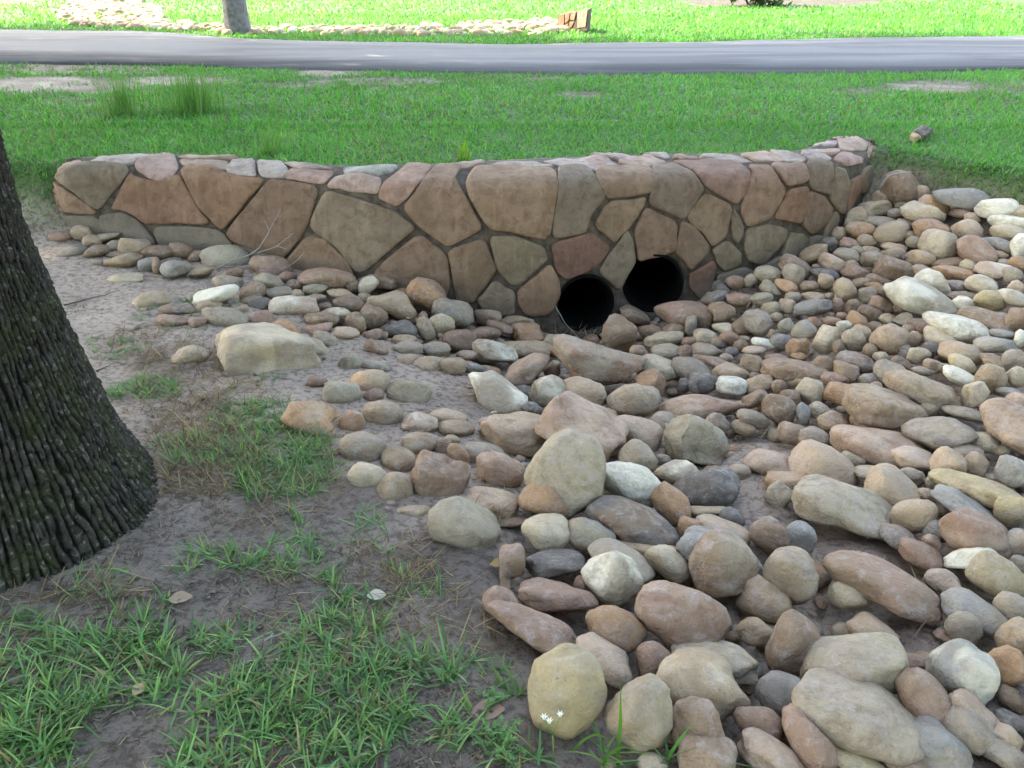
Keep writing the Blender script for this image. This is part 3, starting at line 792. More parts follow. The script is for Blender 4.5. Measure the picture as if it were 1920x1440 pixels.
# ------------------------------------------------------------------ river stones of the rock bed
# per window (x0, y0, scale): centre x, centre y, width, height, tilt, colours (upper case) and form (b blocky, w angular, u half sunk)
STONES = {
(80,420,4.0): """290 65 150 110 10 T;130 80 170 50 5 Ru;445 115 260 80 -15 Nw;370 130 130 100 0 T;210 195 240 60 -5 DGu;400 205 180 85 -10 B;540 165 130 90 10 G
690 175 220 140 15 Tb;855 150 110 70 0 R;870 215 230 110 0 B;1035 205 170 120 20 B;560 225 170 50 0 T;605 275 270 105 -3 BT;410 285 80 50 0 G;800 300 160 110 -10 S
855 315 70 130 0 B;1000 340 220 130 5 SG;970 285 150 60 0 D;1160 235 150 80 -15 B;1370 240 340 160 0 Nu;1470 165 290 75 3 Nb;1200 355 170 90 -10 Tw;620 400 240 60 3 Cu
820 560 270 110 0 CTu;1300 535 340 130 -8 Ww;1390 430 220 100 10 G;1240 620 200 110 -8 TP;1020 640 250 90 10 DB;990 725 240 85 12 RT;1165 755 130 110 0 R;1370 715 330 150 15 GN
1575 510 200 105 -20 B;1565 570 170 80 -10 T;1630 605 170 100 -5 Db;1765 520 200 90 -5 G;1640 700 180 100 0 Ru;1480 640 130 60 0 Tb;1700 430 220 110 20 N;1100 990 275 150 -5 TN
1640 300 170 120 20 OB;1740 320 260 160 20 Ru;1830 400 150 90 0 R;1880 460 100 90 0 B;1440 370 130 80 -10 B""",
(0,0,1.0): """502 662 186 96 10 CGb;586 789 106 68 28 OTw;1805 1180 60 60 0 G""",
(460,460,4.3636): """670 270 440 160 5 RB;570 360 190 85 5 N;870 320 120 105 -15 B;1080 300 320 130 8 Bb;1005 330 175 135 -10 WCb;1490 400 330 230 25 OB;1300 370 130 60 0 O;1715 355 105 150 0 GT
410 405 130 80 0 PT;790 395 240 80 15 TR;700 380 70 50 0 C;580 425 150 55 0 P;400 500 380 170 8 PWb;340 690 250 150 30 O;650 500 120 70 5 B;845 480 240 130 0 B;980 450 140 120 0 T
1210 485 400 260 20 TGw;1040 590 240 200 20 B;740 560 230 100 5 WC;625 605 270 125 10 BT;905 635 170 180 10 BT;570 690 290 90 -8 R;815 725 230 120 5 GP;660 770 220 120 35 GT;590 830 220 100 30 Nu
1045 735 160 90 -10 R;1075 850 200 150 10 RBw;1275 690 260 140 5 D;1470 690 210 130 65 TG;1450 590 80 100 0 R;1700 560 340 230 15 GS;1610 645 200 180 -20 CY;1300 770 200 80 0 T;1330 840 240 115 5 G
1560 850 230 110 5 G;1750 780 270 190 5 BR;1140 740 60 70 0 G;1330 930 170 80 0 Pu;1510 985 260 160 -10 GT;1680 1010 235 180 -5 T;860 960 200 140 -15 Nw;1080 990 240 90 15 DN;1020 1100 320 170 15 TOu
590 1110 160 90 0 R;790 1210 310 200 8 Nb;1050 1230 170 110 -15 R;1340 1200 360 210 2 N""",
(780,500,4.0): """460 270 400 95 5 B;770 345 200 100 15 B;540 380 200 130 0 BT;625 455 205 90 15 RB;760 410 250 100 10 Tw;830 490 260 140 -5 Ow;500 505 260 110 0 B;480 590 200 90 0 G;590 650 340 190 10 WGw
820 620 380 150 5 T;1040 580 170 130 10 N;1150 550 90 50 0 R;1340 735 700 390 14 RGw;1520 510 260 270 20 BT;1640 370 240 110 25 BT;820 780 400 180 -33 PB;1020 790 120 100 0 R;430 760 140 80 0 S
380 660 150 70 0 P;590 955 470 270 38 WGw;800 970 90 95 0 D;880 1070 170 110 20 D;980 940 300 200 -20 NWw;1260 950 360 240 20 T;1250 1060 200 90 15 T;1440 1110 150 100 5 T;1630 1000 400 250 0 TS
1770 880 230 190 45 Ow;1250 1230 620 380 25 PRb;730 1250 500 310 5 TPb;1640 1240 400 230 10 P;240 1120 290 110 5 TP;300 1210 270 130 5 BT;545 1160 170 60 0 P;860 1105 90 60 0 G""",
(640,680,3.6): """280 345 270 185 15 GT;75 400 170 150 20 Ow;525 415 240 140 5 PW;540 555 240 150 -3 BN;690 570 130 130 20 B;750 520 100 70 0 T;795 630 190 120 60 O;140 580 310 200 5 GT;390 660 250 170 25 BT
180 770 270 190 15 C;360 830 240 170 60 Tu;660 800 380 330 15 RBb;960 600 300 110 10 Gu;1070 740 330 260 10 RP;1510 760 530 550 0 NG;1385 930 350 270 15 OB;1020 960 350 210 10 PTb
830 1110 500 330 30 NG;1150 1080 220 70 0 B;480 1000 230 75 5 T;1385 1150 330 230 5 C;1680 1170 340 220 15 NS;1150 1340 170 240 0 RBb;1440 1360 400 180 -5 Db""",
(1100,820,4.5): """345 390 590 360 10 W;800 300 410 230 10 WG;440 170 320 270 20 GN;1000 420 560 280 -15 D;720 570 380 250 45 O;390 720 780 340 12 DB;870 790 200 220 0 OTb;1150 790 460 200 20 PT
1020 620 330 110 -5 GT;1230 680 220 150 20 D;530 930 520 200 12 TG;290 1050 560 280 30 G;690 1060 400 240 25 CN;220 1190 480 420 35 WN;1150 1090 540 560 0 GB;1150 970 700 350 15 S;1560 840 360 270 20 B
1540 720 200 100 0 G;1800 850 260 280 0 S;1720 1180 440 420 20 TG;1700 370 360 180 0 OT;1620 490 210 200 35 GN;1550 220 420 210 8 Pb;1290 290 190 120 0 Gu;1500 1350 430 250 20 TPu;650 190 130 90 0 G""",
(1100,540,4.5): """820 220 480 220 0 RB;1140 210 220 180 -15 TB;880 320 170 100 85 G;540 370 200 120 0 B;740 360 190 120 0 B;650 430 320 120 -8 CNb;990 270 130 150 10 B;1180 345 240 100 8 C;1310 330 150 170 40 B
1440 290 260 200 25 G;1090 90 240 120 -15 DB;1290 100 220 120 -3 RB;1470 90 200 100 -10 N;1000 410 200 130 10 CG;1200 430 170 120 10 R;1110 460 130 90 5 RS;870 460 130 90 0 R;1330 425 100 50 5 N
660 540 240 150 -5 N;830 545 130 130 0 B;460 560 200 150 10 BTw;1010 525 250 120 5 GB;1300 490 130 110 -20 B;1500 470 220 90 15 W;1410 530 190 80 -5 TP;1225 540 120 80 0 D;1180 590 110 80 0 G
600 690 390 210 15 CN;880 690 330 180 10 G;980 810 240 180 0 D;820 830 120 130 30 D;1060 620 330 90 12 TR;1220 720 300 150 0 TB;1400 640 200 150 5 Tb;1225 820 260 140 5 Wb;1460 800 220 140 -20 Tb
1420 750 130 70 0 B;1620 840 120 130 0 B;1600 600 190 100 0 R;1780 510 190 180 0 Ow;1790 580 130 80 5 O;1750 700 520 190 0 BR;1640 450 180 130 5 DS;1680 320 130 130 -15 NWw;1615 1030 280 240 10 BT
1710 940 210 170 10 B;1420 940 220 120 -35 B;1410 1100 280 150 15 G;960 1000 720 200 -8 RP;1760 770 190 110 -15 T;910 1300 560 430 20 Nw;1100 1150 200 180 20 G;1740 1230 260 170 10 B;850 1090 320 90 5 PTw
640 1110 240 130 5 Gu;1320 1160 200 90 0 Tu;1690 150 180 130 5 PTw;1560 170 150 130 25 N;1740 80 130 90 0 G;1590 250 120 90 0 TG;1560 390 70 80 -30 T""",
(1480,540,4.3636): """190 160 290 150 -10 DSw;390 150 120 130 20 R;320 215 100 45 0 G;520 160 120 130 -25 BG;760 150 210 140 15 BR;660 215 200 130 10 B;800 250 130 95 5 CT;930 260 150 110 -15 Nw;910 170 120 100 0 B
400 70 60 50 -30 W;1390 320 570 190 12 W;1425 130 200 130 -5 GW;1640 100 235 165 -5 YC;1230 410 260 160 5 C;1610 260 430 160 8 B;1690 470 320 130 -5 NS;820 430 280 250 20 PT;1060 300 180 120 20 DR
980 340 110 80 0 T;1020 420 120 120 5 TP;530 430 200 170 55 CG;590 370 170 120 15 T;310 420 190 220 10 CTw;120 360 180 180 25 NS;450 305 130 85 5 WS;350 275 170 80 0 RB;210 280 130 90 0 ROw
560 270 180 120 20 OB;700 320 130 90 0 BD;430 230 90 60 0 R;420 400 90 90 0 G;400 500 90 150 0 B;660 520 120 120 20 TB;750 570 130 100 10 C;540 600 300 150 8 RS;1060 555 170 140 5 CGb;960 530 110 120 0 D
1150 510 140 130 20 D;1400 530 330 170 5 TN;1410 620 230 130 20 YC;1670 610 240 120 20 TB;1850 590 200 180 0 G;930 620 190 90 20 B;830 690 270 170 5 GN;1170 640 150 110 10 TR;1090 680 180 80 0 NG
1270 650 100 90 0 G;1420 740 330 130 20 WC;1650 750 230 230 15 T;1510 880 190 230 10 Cw;1860 730 170 170 0 CN;1600 810 90 90 0 DSw;1790 850 180 80 0 S;270 640 180 170 10 B;460 680 220 140 10 TB
640 750 140 100 -10 SG;370 750 220 110 10 RB;460 860 370 180 0 OT;165 850 220 220 0 C;1100 840 620 280 15 TG;770 990 620 300 10 TB;620 1075 230 170 -30 BR;820 1065 210 210 20 TO;1140 1000 160 130 80 CN
1420 1020 310 110 5 G;1230 1190 560 270 0 GD;1860 1150 620 330 20 P;1620 1270 240 150 10 GN;370 1100 270 170 8 TP;255 1010 230 130 10 G;110 1030 190 110 75 S;430 1000 90 60 0 G;720 1260 740 220 5 PRu
210 1210 260 130 10 GPu;1880 930 200 130 0 P;710 810 90 90 0 P;1860 260 160 190 0 B;1890 420 90 150 0 Wb;1750 370 200 70 0 SD""",
(1300,320,3.0968): """1210 110 230 200 5 B;1570 155 330 120 5 S;1320 130 100 90 0 T;1100 170 130 100 30 BG;1050 220 190 90 -10 NTw;1210 200 80 70 0 G;940 270 150 110 -15 TNw;970 350 170 110 15 OT;1090 300 180 70 0 G
1330 245 240 130 15 Cw;1400 200 180 100 20 OP;1530 200 70 55 0 T;1600 200 90 75 0 TO;1180 250 100 60 0 G;1230 310 100 65 15 TN;1390 340 220 110 5 OR;1550 250 120 60 0 R;1620 280 90 70 0 P;1590 350 170 130 10 PC
1760 220 220 110 -5 Wb;1900 240 120 80 0 C;1820 300 200 90 5 W;1820 365 180 100 5 C;1150 360 190 120 -15 GT;1010 410 115 75 10 T;910 430 120 70 15 R;850 370 90 90 20 TG;790 430 100 90 15 D;1430 440 230 170 5 GC
1280 415 90 70 0 N;1260 380 110 60 0 BG;1640 470 240 150 25 RP;1770 430 190 80 15 SN;1900 440 110 150 0 W;1165 445 140 55 0 T;1160 490 140 80 -10 T;1320 520 150 110 0 TB;1030 465 120 50 0 BG
960 470 100 60 20 GN;890 500 150 90 10 GN;1045 515 140 90 0 G;700 480 160 95 -25 TB;805 535 150 90 20 PB;920 550 100 60 5 T;590 560 190 110 25 B;575 610 130 140 10 TG;730 560 80 40 -5 T;430 605 150 100 15 N
760 600 180 65 5 D;940 590 160 90 -3 BR;1165 575 230 130 10 B;1480 535 170 65 -8 B;1520 600 260 75 5 OT;1740 585 200 110 -8 PWw;1600 550 100 70 0 C;1850 610 120 90 10 G;1330 590 130 80 10 P;1400 660 220 140 25 WC
1080 630 150 65 5 RS;770 645 90 90 0 T;880 695 150 110 45 CT;975 650 110 60 -10 T;670 670 110 60 -10 B;540 670 140 75 20 O;450 690 130 80 25 N;1060 680 130 60 10 OT;240 650 110 80 0 R;330 640 70 80 20 G
690 730 140 50 0 TO;790 730 60 40 0 N;1010 720 110 100 20 G;1680 670 190 100 15 WC;1860 740 180 90 25 WC;1540 670 150 70 5 DB;1560 740 160 80 0 B;1880 680 100 90 0 GP;1890 545 110 90 10 O;160 690 110 80 25 D
1315 745 400 170 22 WN;1780 490 100 50 0 T;1830 535 120 40 0 G;1250 500 80 60 0 D""",
(1500,820,4.5): """960 190 410 190 5 PG;1250 240 290 250 25 TP;1390 120 270 130 0 G;1360 170 90 60 0 T;1480 240 210 190 25 TP;1700 110 130 90 0 T;1800 300 280 260 10 SW;930 340 240 160 8 G;1110 390 120 110 20 ND
630 310 330 130 -5 NT;780 430 480 270 25 T;1510 440 760 230 6 YT;1420 610 620 230 15 SDw;1780 610 260 260 20 YN;960 670 360 270 -20 T;370 600 820 400 3 NGb;570 800 210 110 -10 G;830 840 320 170 20 RS
1480 830 560 370 15 RP;1450 1030 420 220 -25 Ww;1030 990 380 190 10 BR;1680 1180 460 330 20 YN;1220 1210 300 190 5 P;700 1250 960 400 12 BR;420 1340 340 260 5 C;1830 900 200 260 10 SP;1150 790 200 180 0 S
1850 1100 150 200 -20 G;180 220 560 280 20 PTu;440 190 200 110 15 GN;1060 480 130 100 0 P;1100 900 160 150 30 RP""",
(1400,1100,3.6923): """875 300 330 180 8 PT;1580 170 440 220 12 SG;1840 160 240 220 10 G;1860 350 220 270 15 TN;1530 310 200 170 45 Nw;1385 345 170 75 3 R;340 420 360 440 5 B;60 310 230 180 10 TP
730 560 700 440 -25 GNb;775 900 840 470 8 GN;1210 790 440 330 35 RB;1140 540 170 140 10 R;1490 590 440 400 10 SW;1790 560 260 290 25 O;1560 890 350 240 25 GP;1540 990 350 250 20 G;1800 1060 220 180 25 TP
240 750 330 290 10 SD;80 950 330 260 20 RB;440 1060 500 270 40 RB;190 1170 480 260 10 PS;1340 1120 480 280 20 SG;750 1230 430 190 10 YN;1060 1190 420 200 5 B;1280 960 200 120 20 R;1780 1170 280 180 0 GS
1840 780 200 130 20 B;1830 940 220 130 10 D""",
(880,1060,3.5556): """590 205 520 210 8 R;420 410 640 250 25 R;220 250 260 190 35 R;1420 330 600 430 20 RP;970 415 400 280 20 BO;910 620 440 220 30 GP;1220 660 260 250 20 R;1640 640 580 230 5 GCb
1570 800 600 380 12 TC;650 860 500 560 0 YN;1130 1000 430 510 0 NTw;1520 1080 380 340 75 B;1580 1290 370 280 0 BG;1220 1310 200 110 0 C;740 130 80 130 0 R""",
}
SCOL = {'W':(.64,.62,.54),'C':(.47,.40,.30),'T':(.355,.275,.195),'B':(.245,.175,.125),'R':(.285,.19,.145),'O':(.36,.225,.135),'G':(.30,.255,.205),'D':(.155,.14,.13),
        'N':(.33,.29,.22),'P':(.40,.305,.24),'Y':(.38,.315,.19),'S':(.255,.25,.24)}
SNAME = {'W':'white','C':'cream','T':'tan','B':'brown','R':'reddish brown','O':'rusty orange','G':'grey','D':'dark grey','N':'greenish grey','P':'pinkish','Y':'yellowish','S':'blue grey'}

def ico(sub):
    bm = bmesh.new(); bmesh.ops.create_icosphere(bm, subdivisions=sub, radius=1.0)
    V = np.array([v.co[:] for v in bm.verts]); F = np.array([[v.index for v in f.verts] for f in bm.faces]); bm.free()
    return V, F
ICO = {k: ico(k) for k in (2, 3, 4)}

def stone_shape(form, sub, r):
    """unit stone with half extents 1 along its three axes"""
    V, F = ICO[sub]; V = V.copy()
    p = {'o': r.uniform(2.0, 2.5), 'u': 2.3, 'b': r.uniform(3.0, 4.2), 'w': r.uniform(2.4, 3.0)}[form]
    V = V / (np.abs(V) ** p).sum(1)[:, None] ** (1 / p)
    ncut = {'o': 5, 'u': 3, 'b': 5, 'w': 7}[form]
    for _ in range(ncut):
        n = r.normal(0, 1, 3); n /= np.linalg.norm(n)
        d = {'o': r.uniform(.66, .93), 'u': r.uniform(.8, .95), 'b': r.uniform(.72, .95), 'w': r.uniform(.56, .82)}[form]
        q = V @ n - d
        soft = {'o': r.choice([.03, .06, .12]), 'u': .16, 'b': .07, 'w': .05}[form]
        k = np.where(q > 0, q, 0); k = np.where(q > -soft, (q + soft) ** 2 / (4 * soft) * (q < soft) + k * (q >= soft), 0)
        V = V - np.outer(k * {'o': .8, 'u': .8, 'b': .9, 'w': .95}[form], n)
    # lopsided egg, gentle dents
    t = r.uniform(-.22, .22); V[:, 1] *= 1 + t * V[:, 0]; V[:, 2] *= 1 + r.uniform(-.15, .15) * V[:, 0]
    V[:, 1] += r.uniform(-.12, .12) * (V[:, 0] ** 2 - .4)
    s = r.uniform(0, 90)
    a1, a2, a3 = {'o': (.15, .065, .03), 'u': (.16, .06, .02), 'b': (.12, .07, .03), 'w': (.16, .11, .05)}[form]
    nn = a1 * (vnoise3(V[:, 0] * 1.3 + s, V[:, 1] * 1.3, V[:, 2] * 1.3, 1) - .5) * 2 + a2 * (vnoise3(V[:, 0] * 3.1 + s, V[:, 1] * 3.1, V[:, 2] * 3.1, 2) - .5) * 2
    if sub >= 3: nn = nn + a3 * (vnoise3(V[:, 0] * 8 + s, V[:, 1] * 8, V[:, 2] * 8, 4) - .5) * 2
    V = V * (1 + nn)[:, None]
    lo, hi = V.min(0), V.max(0)
    return (V - (lo + hi) / 2) / ((hi - lo) / 2), F

def place_stone(cx, cy, w, h, ang, form):
    """real position, axes and half extents of a stone whose outline in the photograph is this tilted oval"""
    if form == 'u': cy, h = cy + 0.22 * h, h * 1.45
    al = math.radians(ang)
    P0 = hit(cx, cy + 0.2 * h)
    for it in range(2):
        D = (P0 - CAM) @ FWD
        A, B = w / 2 * D / FPX, h / 2 * D / FPX
        v = ray(cx, cy); v = v / np.linalg.norm(v)
        r_ = np.cross(v, [0, 0, 1.0]); r_ /= np.linalg.norm(r_); u_ = np.cross(r_, v)
        e1 = r_ * math.cos(al) - u_ * math.sin(al); e2 = r_ * math.sin(al) + u_ * math.cos(al); e3 = v
        steep = abs(math.sin(al))
        elev = math.asin(-v[2])
        dl = elev * 0.65 * (1 - sstep(0.45, 0.9, steep))
        # lean the stone back about its long axis so that it lies on the ground
        f2 = e2 * math.cos(dl) - e3 * math.sin(dl) * 1.0
        f3 = e3 * math.cos(dl) + e2 * math.sin(dl)
        c3 = min(0.85 * max(A, B), (0.72 * B / max(math.sin(dl), 1e-3)) if dl > 0.02 else 9, 1.5 * B + 0.02)
        c3 = max(c3, 0.6 * B)
        c2 = math.sqrt(max(B * B - (c3 * math.sin(dl)) ** 2, (0.45 * B) ** 2)) / math.cos(dl)
        ex = np.array([A, c3, c2]); R = np.stack([e1, f3, f2], 1)
        hv = math.sqrt(((R[2] * ex) ** 2).sum())
        lift = hv * (0.05 if form == 'u' else (0.22 if cx < 1000 and 560 < cy < 1050 else (0.45 if 1220 < cx < 1720 and 790 < cy < 960 else 0.78)))
        P0 = hit(cx, cy, lift)
    return P0, R, ex

TR = []
for (zx, zy, zs), txt in STONES.items():
    for ent in txt.replace('\n', ';').split(';'):
        q = ent.split()
        if len(q) != 6: continue
        cx, cy, w, h, ang = [float(v) for v in q[:5]]
        cols = ''.join(c for c in q[5] if c.isupper()); form = ''.join(c for c in q[5] if c.islower()) or 'o'
        TR.append((zx + cx / zs, zy + cy / zs, 1.06 * w / zs, 1.06 * h / zs, ang, cols, form))
TR.sort(key=lambda t: -t[2] * t[3])
N_SINGLE = 300
PL = [place_stone(t[0], t[1], t[2], t[3], t[4], t[6]) for t in TR]

def stone_colors(cols, n, r):
    c1 = np.array(SCOL[cols[0]]); c2 = np.array(SCOL[cols[1]]) if len(cols) > 1 else c1 * np.array([.86, .88, .92])
    k = (1 + r.normal(0, .07)) * np.array([1.06, 1.01, .88])
    return np.repeat(np.append(c1 * k, r.uniform(.05, 1.0))[None], n, 0), np.repeat(np.append(c2 * k, max(0, r.uniform(-.7, .8)))[None], n, 0)
def stone_mesh(name, V, F, C1, C2):
    me = mesh_np(name, V, F, M_ROCK, True, C1)
    at2 = me.color_attributes.new('col2', 'FLOAT_COLOR', 'POINT')
    c = np.ones((len(V), 4), np.float32); c[:, :4] = C2; at2.data.foreach_set('color', c.ravel())
    return me

# ---- labels that single out each stone
def where_word(px, py):
    if py > 1180: 
        return 'at the bottom right corner' if px > 1650 else ('at the bottom beside the grass' if px < 1250 else 'at the bottom of the bed')
    if py > 850:
        return 'at the right edge' if px > 1740 else ('beside the mud bank' if px < 960 else 'in the near middle of the bed')
    if px < 560: return 'on the left sand bank below the wall'
    if px < 900: return 'below the left half of the wall'
    if px < 1330 and py < 690: return 'in front of the pipe mouths'
    if py < 470: return "near the wall's right end"
    if px > 1740: return 'at the far right'
    if py < 640: return 'right of the pipes'
    return 'in the middle of the bed'
def attrs(t):
    a = t[2] * t[3]
    size = 'big' if a > 12000 else ('small' if a < 2300 else '')
    asp = t[2] / t[3]
    f = {'b': 'blocky', 'w': 'angular', 'u': 'half sunken'}.get(t[6]) or ('long' if asp > 2.1 else ('oval' if asp > 1.35 else 'round'))
    col = SNAME[t[5][0]]
    return size, f, col
def neigh(i):
    t = TR[i]; out = []
    for j, o in enumerate(TR[:N_SINGLE]):
        if j == i: continue
        dx, dy = o[0] - t[0], o[1] - t[1]
        d = math.hypot(dx / (t[2] + o[2]), dy / (t[3] + o[3]))
        if d < 0.85:
            pos = ('right of' if dx < 0 else 'left of') if abs(dx) / (t[2] + o[2]) > abs(dy) / (t[3] + o[3]) else ('in front of' if dy < 0 else 'behind')
            out.append((d, pos, j))
    return sorted(out)
cand = []
for i in range(min(N_SINGLE, len(TR))):
    s, f, c = attrs(TR[i]); base = (s + ' ' + f + ' ' + c + ' stone').strip(); w_ = where_word(TR[i][0], TR[i][1])
    L = [base + ' ' + w_]
    for d, pos, j in neigh(i)[:6]:
        s2, f2, c2 = attrs(TR[j]); nm = {'u': 'sunken', 'b': 'blocky', 'w': 'angular'}.get(TR[j][6], f2)
        L.append(base + ' ' + pos + ' a ' + c2 + ' one ' + w_)
        L.append(base + ' ' + pos + ' a ' + (s2 + ' ' if s2 else '') + nm + ' ' + c2 + ' one ' + w_)
    nb = neigh(i)[:4]
    for x in range(len(nb)):
        for y in range(x + 1, len(nb)):
            L.append(base + ' ' + nb[x][1] + ' a ' + attrs(TR[nb[x][2]])[2] + ' and ' + nb[y][1] + ' a ' + attrs(TR[nb[y][2]])[2] + ' one')
    cand.append([l for l in L if len(l.split()) <= 16])
from collections import Counter
labels = [c[0] for c in cand]; lev = [0] * len(cand)
for _ in range(20):
    cnt = Counter(labels); ch = False
    for i, l in enumerate(labels):
        if cnt[l] > 1 and lev[i] + 1 < len(cand[i]): lev[i] += 1; labels[i] = cand[i][lev[i]]; ch = True
    if not ch: break
cnt = Counter(labels)
for l, k in cnt.items():
    if k > 1:
        ids = sorted([i for i in range(len(labels)) if labels[i] == l], key=lambda i: TR[i][0])
        for q, i in enumerate(ids):
            base = ' '.join(l.split()[:12])
            labels[i] = ('leftmost ' if q == 0 else ('rightmost ' if q == len(ids) - 1 else 'middle ')) + base

rest_V, rest_F, rest_1, rest_2 = [], [], [], []; roff = 0
def add_rest(V, F, C1, C2):
    global roff
    rest_V.append(V); rest_F.append(F + roff); rest_1.append(C1); rest_2.append(C2); roff += len(V)
ST_XY, ST_R = [], []
for i, (t, (P, R, ex)) in enumerate(zip(TR, PL)):
    r = np.random.default_rng(1000 + i)
    big = t[2] * t[3]
    V, F = stone_shape(t[6], 4 if big > 9000 else (3 if big > 900 else 2), r)
    V = (V * ex) @ R.T
    C1, C2 = stone_colors(t[5], len(V), r)
    ST_XY.append(P[:2]); ST_R.append(min(ex[0], ex[1] * 1.2))
    if i < N_SINGLE:
        o = obj('river_stone', stone_mesh('river_stone', V, F, C1, C2), loc=tuple(P))
        tag(o, labels[i], 'stone', 'river stones of the rock bed')
    else:
        add_rest(V + P, F, C1, C2)
ST_XY = np.array(ST_XY); ST_R = np.array(ST_R)

# ---- smaller stones and chips that fill the gaps, and the bed beyond the frame
Q = np.c_[rng.uniform(-1.8, 5.0, 30000), rng.uniform(0.35, 5.6, 30000)]
qz = terrain(Q[:, 0], Q[:, 1], False); qx, qy, _ = project(np.c_[Q, qz])
okp = inpoly(qx, qy, BED) & (lawn_side(Q[:, 0], Q[:, 1]) < 0.25)
okp &= rng.random(len(Q)) > 0.93 * emask(qx, qy, SANDGAP)
Q, qz, qx, qy = Q[okp], qz[okp], qx[okp], qy[okp]
acc_xy = list(ST_XY); acc_r = list(ST_R)
axy = np.array(acc_xy); ar = np.array(acc_r); nfill = 0
# keep fillers out of the wall and the pipe mouths
wl_x = W_ARRIS[:, 0][np.argsort(W_ARRIS[:, 0])]; wl_y = W_ARRIS[:, 1][np.argsort(W_ARRIS[:, 0])]
keepk = []
for k in range(len(Q)):
    infr = (0 < qx[k] < 1950) and (qy[k] < 1460)
    rr_ = rng.choice([.020, .028, .038, .05], p=[.3, .35, .25, .1]) if infr else rng.choice([.045, .065, .09, .12])
    if Q[k, 1] > np.interp(Q[k, 0], wl_x, wl_y) - 0.08 - rr_ and Q[k, 0] < 2.2: continue
    if infr and rng.random() < (.6 if qy[k] > 850 else .35): continue
    dd = np.hypot(axy[:, 0] - Q[k, 0], axy[:, 1] - Q[k, 1])
    if (dd < 0.72 * ar + 0.8 * rr_).any(): continue
    axy = np.vstack([axy, Q[k]]); ar = np.append(ar, rr_ / 0.72)
    keepk.append((k, rr_)); nfill += 1
    if nfill > 1500: break
CH = 'TTBBRGGNPCSDO'
for k, rr_ in keepk:
    r = np.random.default_rng(5000 + k)
    V, F = stone_shape(r.choice(['o', 'o', 'o', 'b', 'w']), 2, r)
    ex = rr_ * np.array([r.uniform(1.0, 1.5), r.uniform(.8, 1.1), r.uniform(.5, .8)])
    yaw = r.uniform(0, 6.28); tl = r.uniform(-.35, .35)
    Rm = np.array(Matrix.Rotation(yaw, 3, 'Z') @ Matrix.Rotation(tl, 3, 'X'))
    V = (V * ex) @ Rm.T + np.array([Q[k, 0], Q[k, 1], qz[k] - .035 + ex[2] * (r.uniform(-.2, .5) if qx[k] < 1950 else .4)])
    C1, C2 = stone_colors(r.choice(list(CH)) + r.choice(list(CH)), len(V), r)
    add_rest(V, F, C1, C2)
# scattered chips on the sand
for k in range(260):
    px, py = rng.uniform(120, 1000), rng.uniform(460, 1000)
    if py > 640 + (px - 200) * 0.6: continue
    P = hit(px, py); r = np.random.default_rng(9000 + k)
    if lawn_side(P[0], P[1]) > 0.2: continue
    V, F = stone_shape('o', 2, r); s = r.uniform(.004, .013)
    C1, C2 = stone_colors(r.choice(list(CH)), len(V), r)
    add_rest(V * s * np.array([1.3, 1, .7]) + P, F, C1, C2)

for k in range(420):
    px, py = rng.uniform(0, 1000), rng.uniform(900, 1440)
    if px > 350 + (py - 900) * 1.1: continue
    P = hit(px, py); r = np.random.default_rng(12000 + k)
    V, F = stone_shape('w', 2, r); s = r.uniform(.002, .007)
    C1, C2 = stone_colors(r.choice(list('BDGT')), len(V), r)
    add_rest(V * s * np.array([1.3, 1, .7]) + P, F, C1 * [.6, .6, .6, 1], C2 * [.6, .6, .6, 1])

# ---- the far rock swale across the road
FAR = [(100,28),(130,8),(140,-30),(330,-30),(260,8),(300,14),(308,30),(300,40),(360,46),(480,52),(700,50),(900,44),(1040,38),(1065,60),(1000,66),(800,66),(600,64),(420,62),(250,54),(140,48)]
F_ = np.array([at_z(a, b_, Z_LAWN + .02)[:2] for a, b_ in FAR])
lo, hi = F_.min(0), F_.max(0); hi[1] = min(hi[1], 34)
fx, fy = [], []
cxy = np.zeros((0, 2))
for k in range(14000):
    p = lo + (hi - lo) * rng.random(2)
    a, b_, _ = project(np.array([[p[0], p[1], Z_LAWN + .02]]))
    if not inpoly(a, b_, FAR)[0]: continue
    rad = rng.uniform(.045, .105)
    if len(cxy) and (np.hypot(cxy[:, 0] - p[0], cxy[:, 1] - p[1]) < rad * 1.25).any(): continue
    cxy = np.vstack([cxy, p])
    r = np.random.default_rng(20000 + k)
    V, F = stone_shape(r.choice(['o', 'b', 'w']), 2, r)
    Rm = np.array(Matrix.Rotation(r.uniform(0, 6.3), 3, 'Z') @ Matrix.Rotation(r.uniform(-.4, .4), 3, 'X'))
    z = terrain(p[0], p[1], False)
    V = (V * rad * np.array([1.25, .95, .75])) @ Rm.T + np.array([p[0], p[1], z + rad * .2])
    C1, C2 = stone_colors(r.choice(list('CCPTWOC')) + 'T', len(V), r)
    add_rest(V, F, C1, C2)
rest = obj('small_stones', stone_mesh('small_stones', np.concatenate(rest_V), np.concatenate(rest_F), np.concatenate(rest_1), np.concatenate(rest_2)))
tag(rest, 'small stones and chips packed between the larger river stones', 'stones', kind='stuff')
print('stones traced', len(TR), 'filler', nfill, 'far', len(cxy))
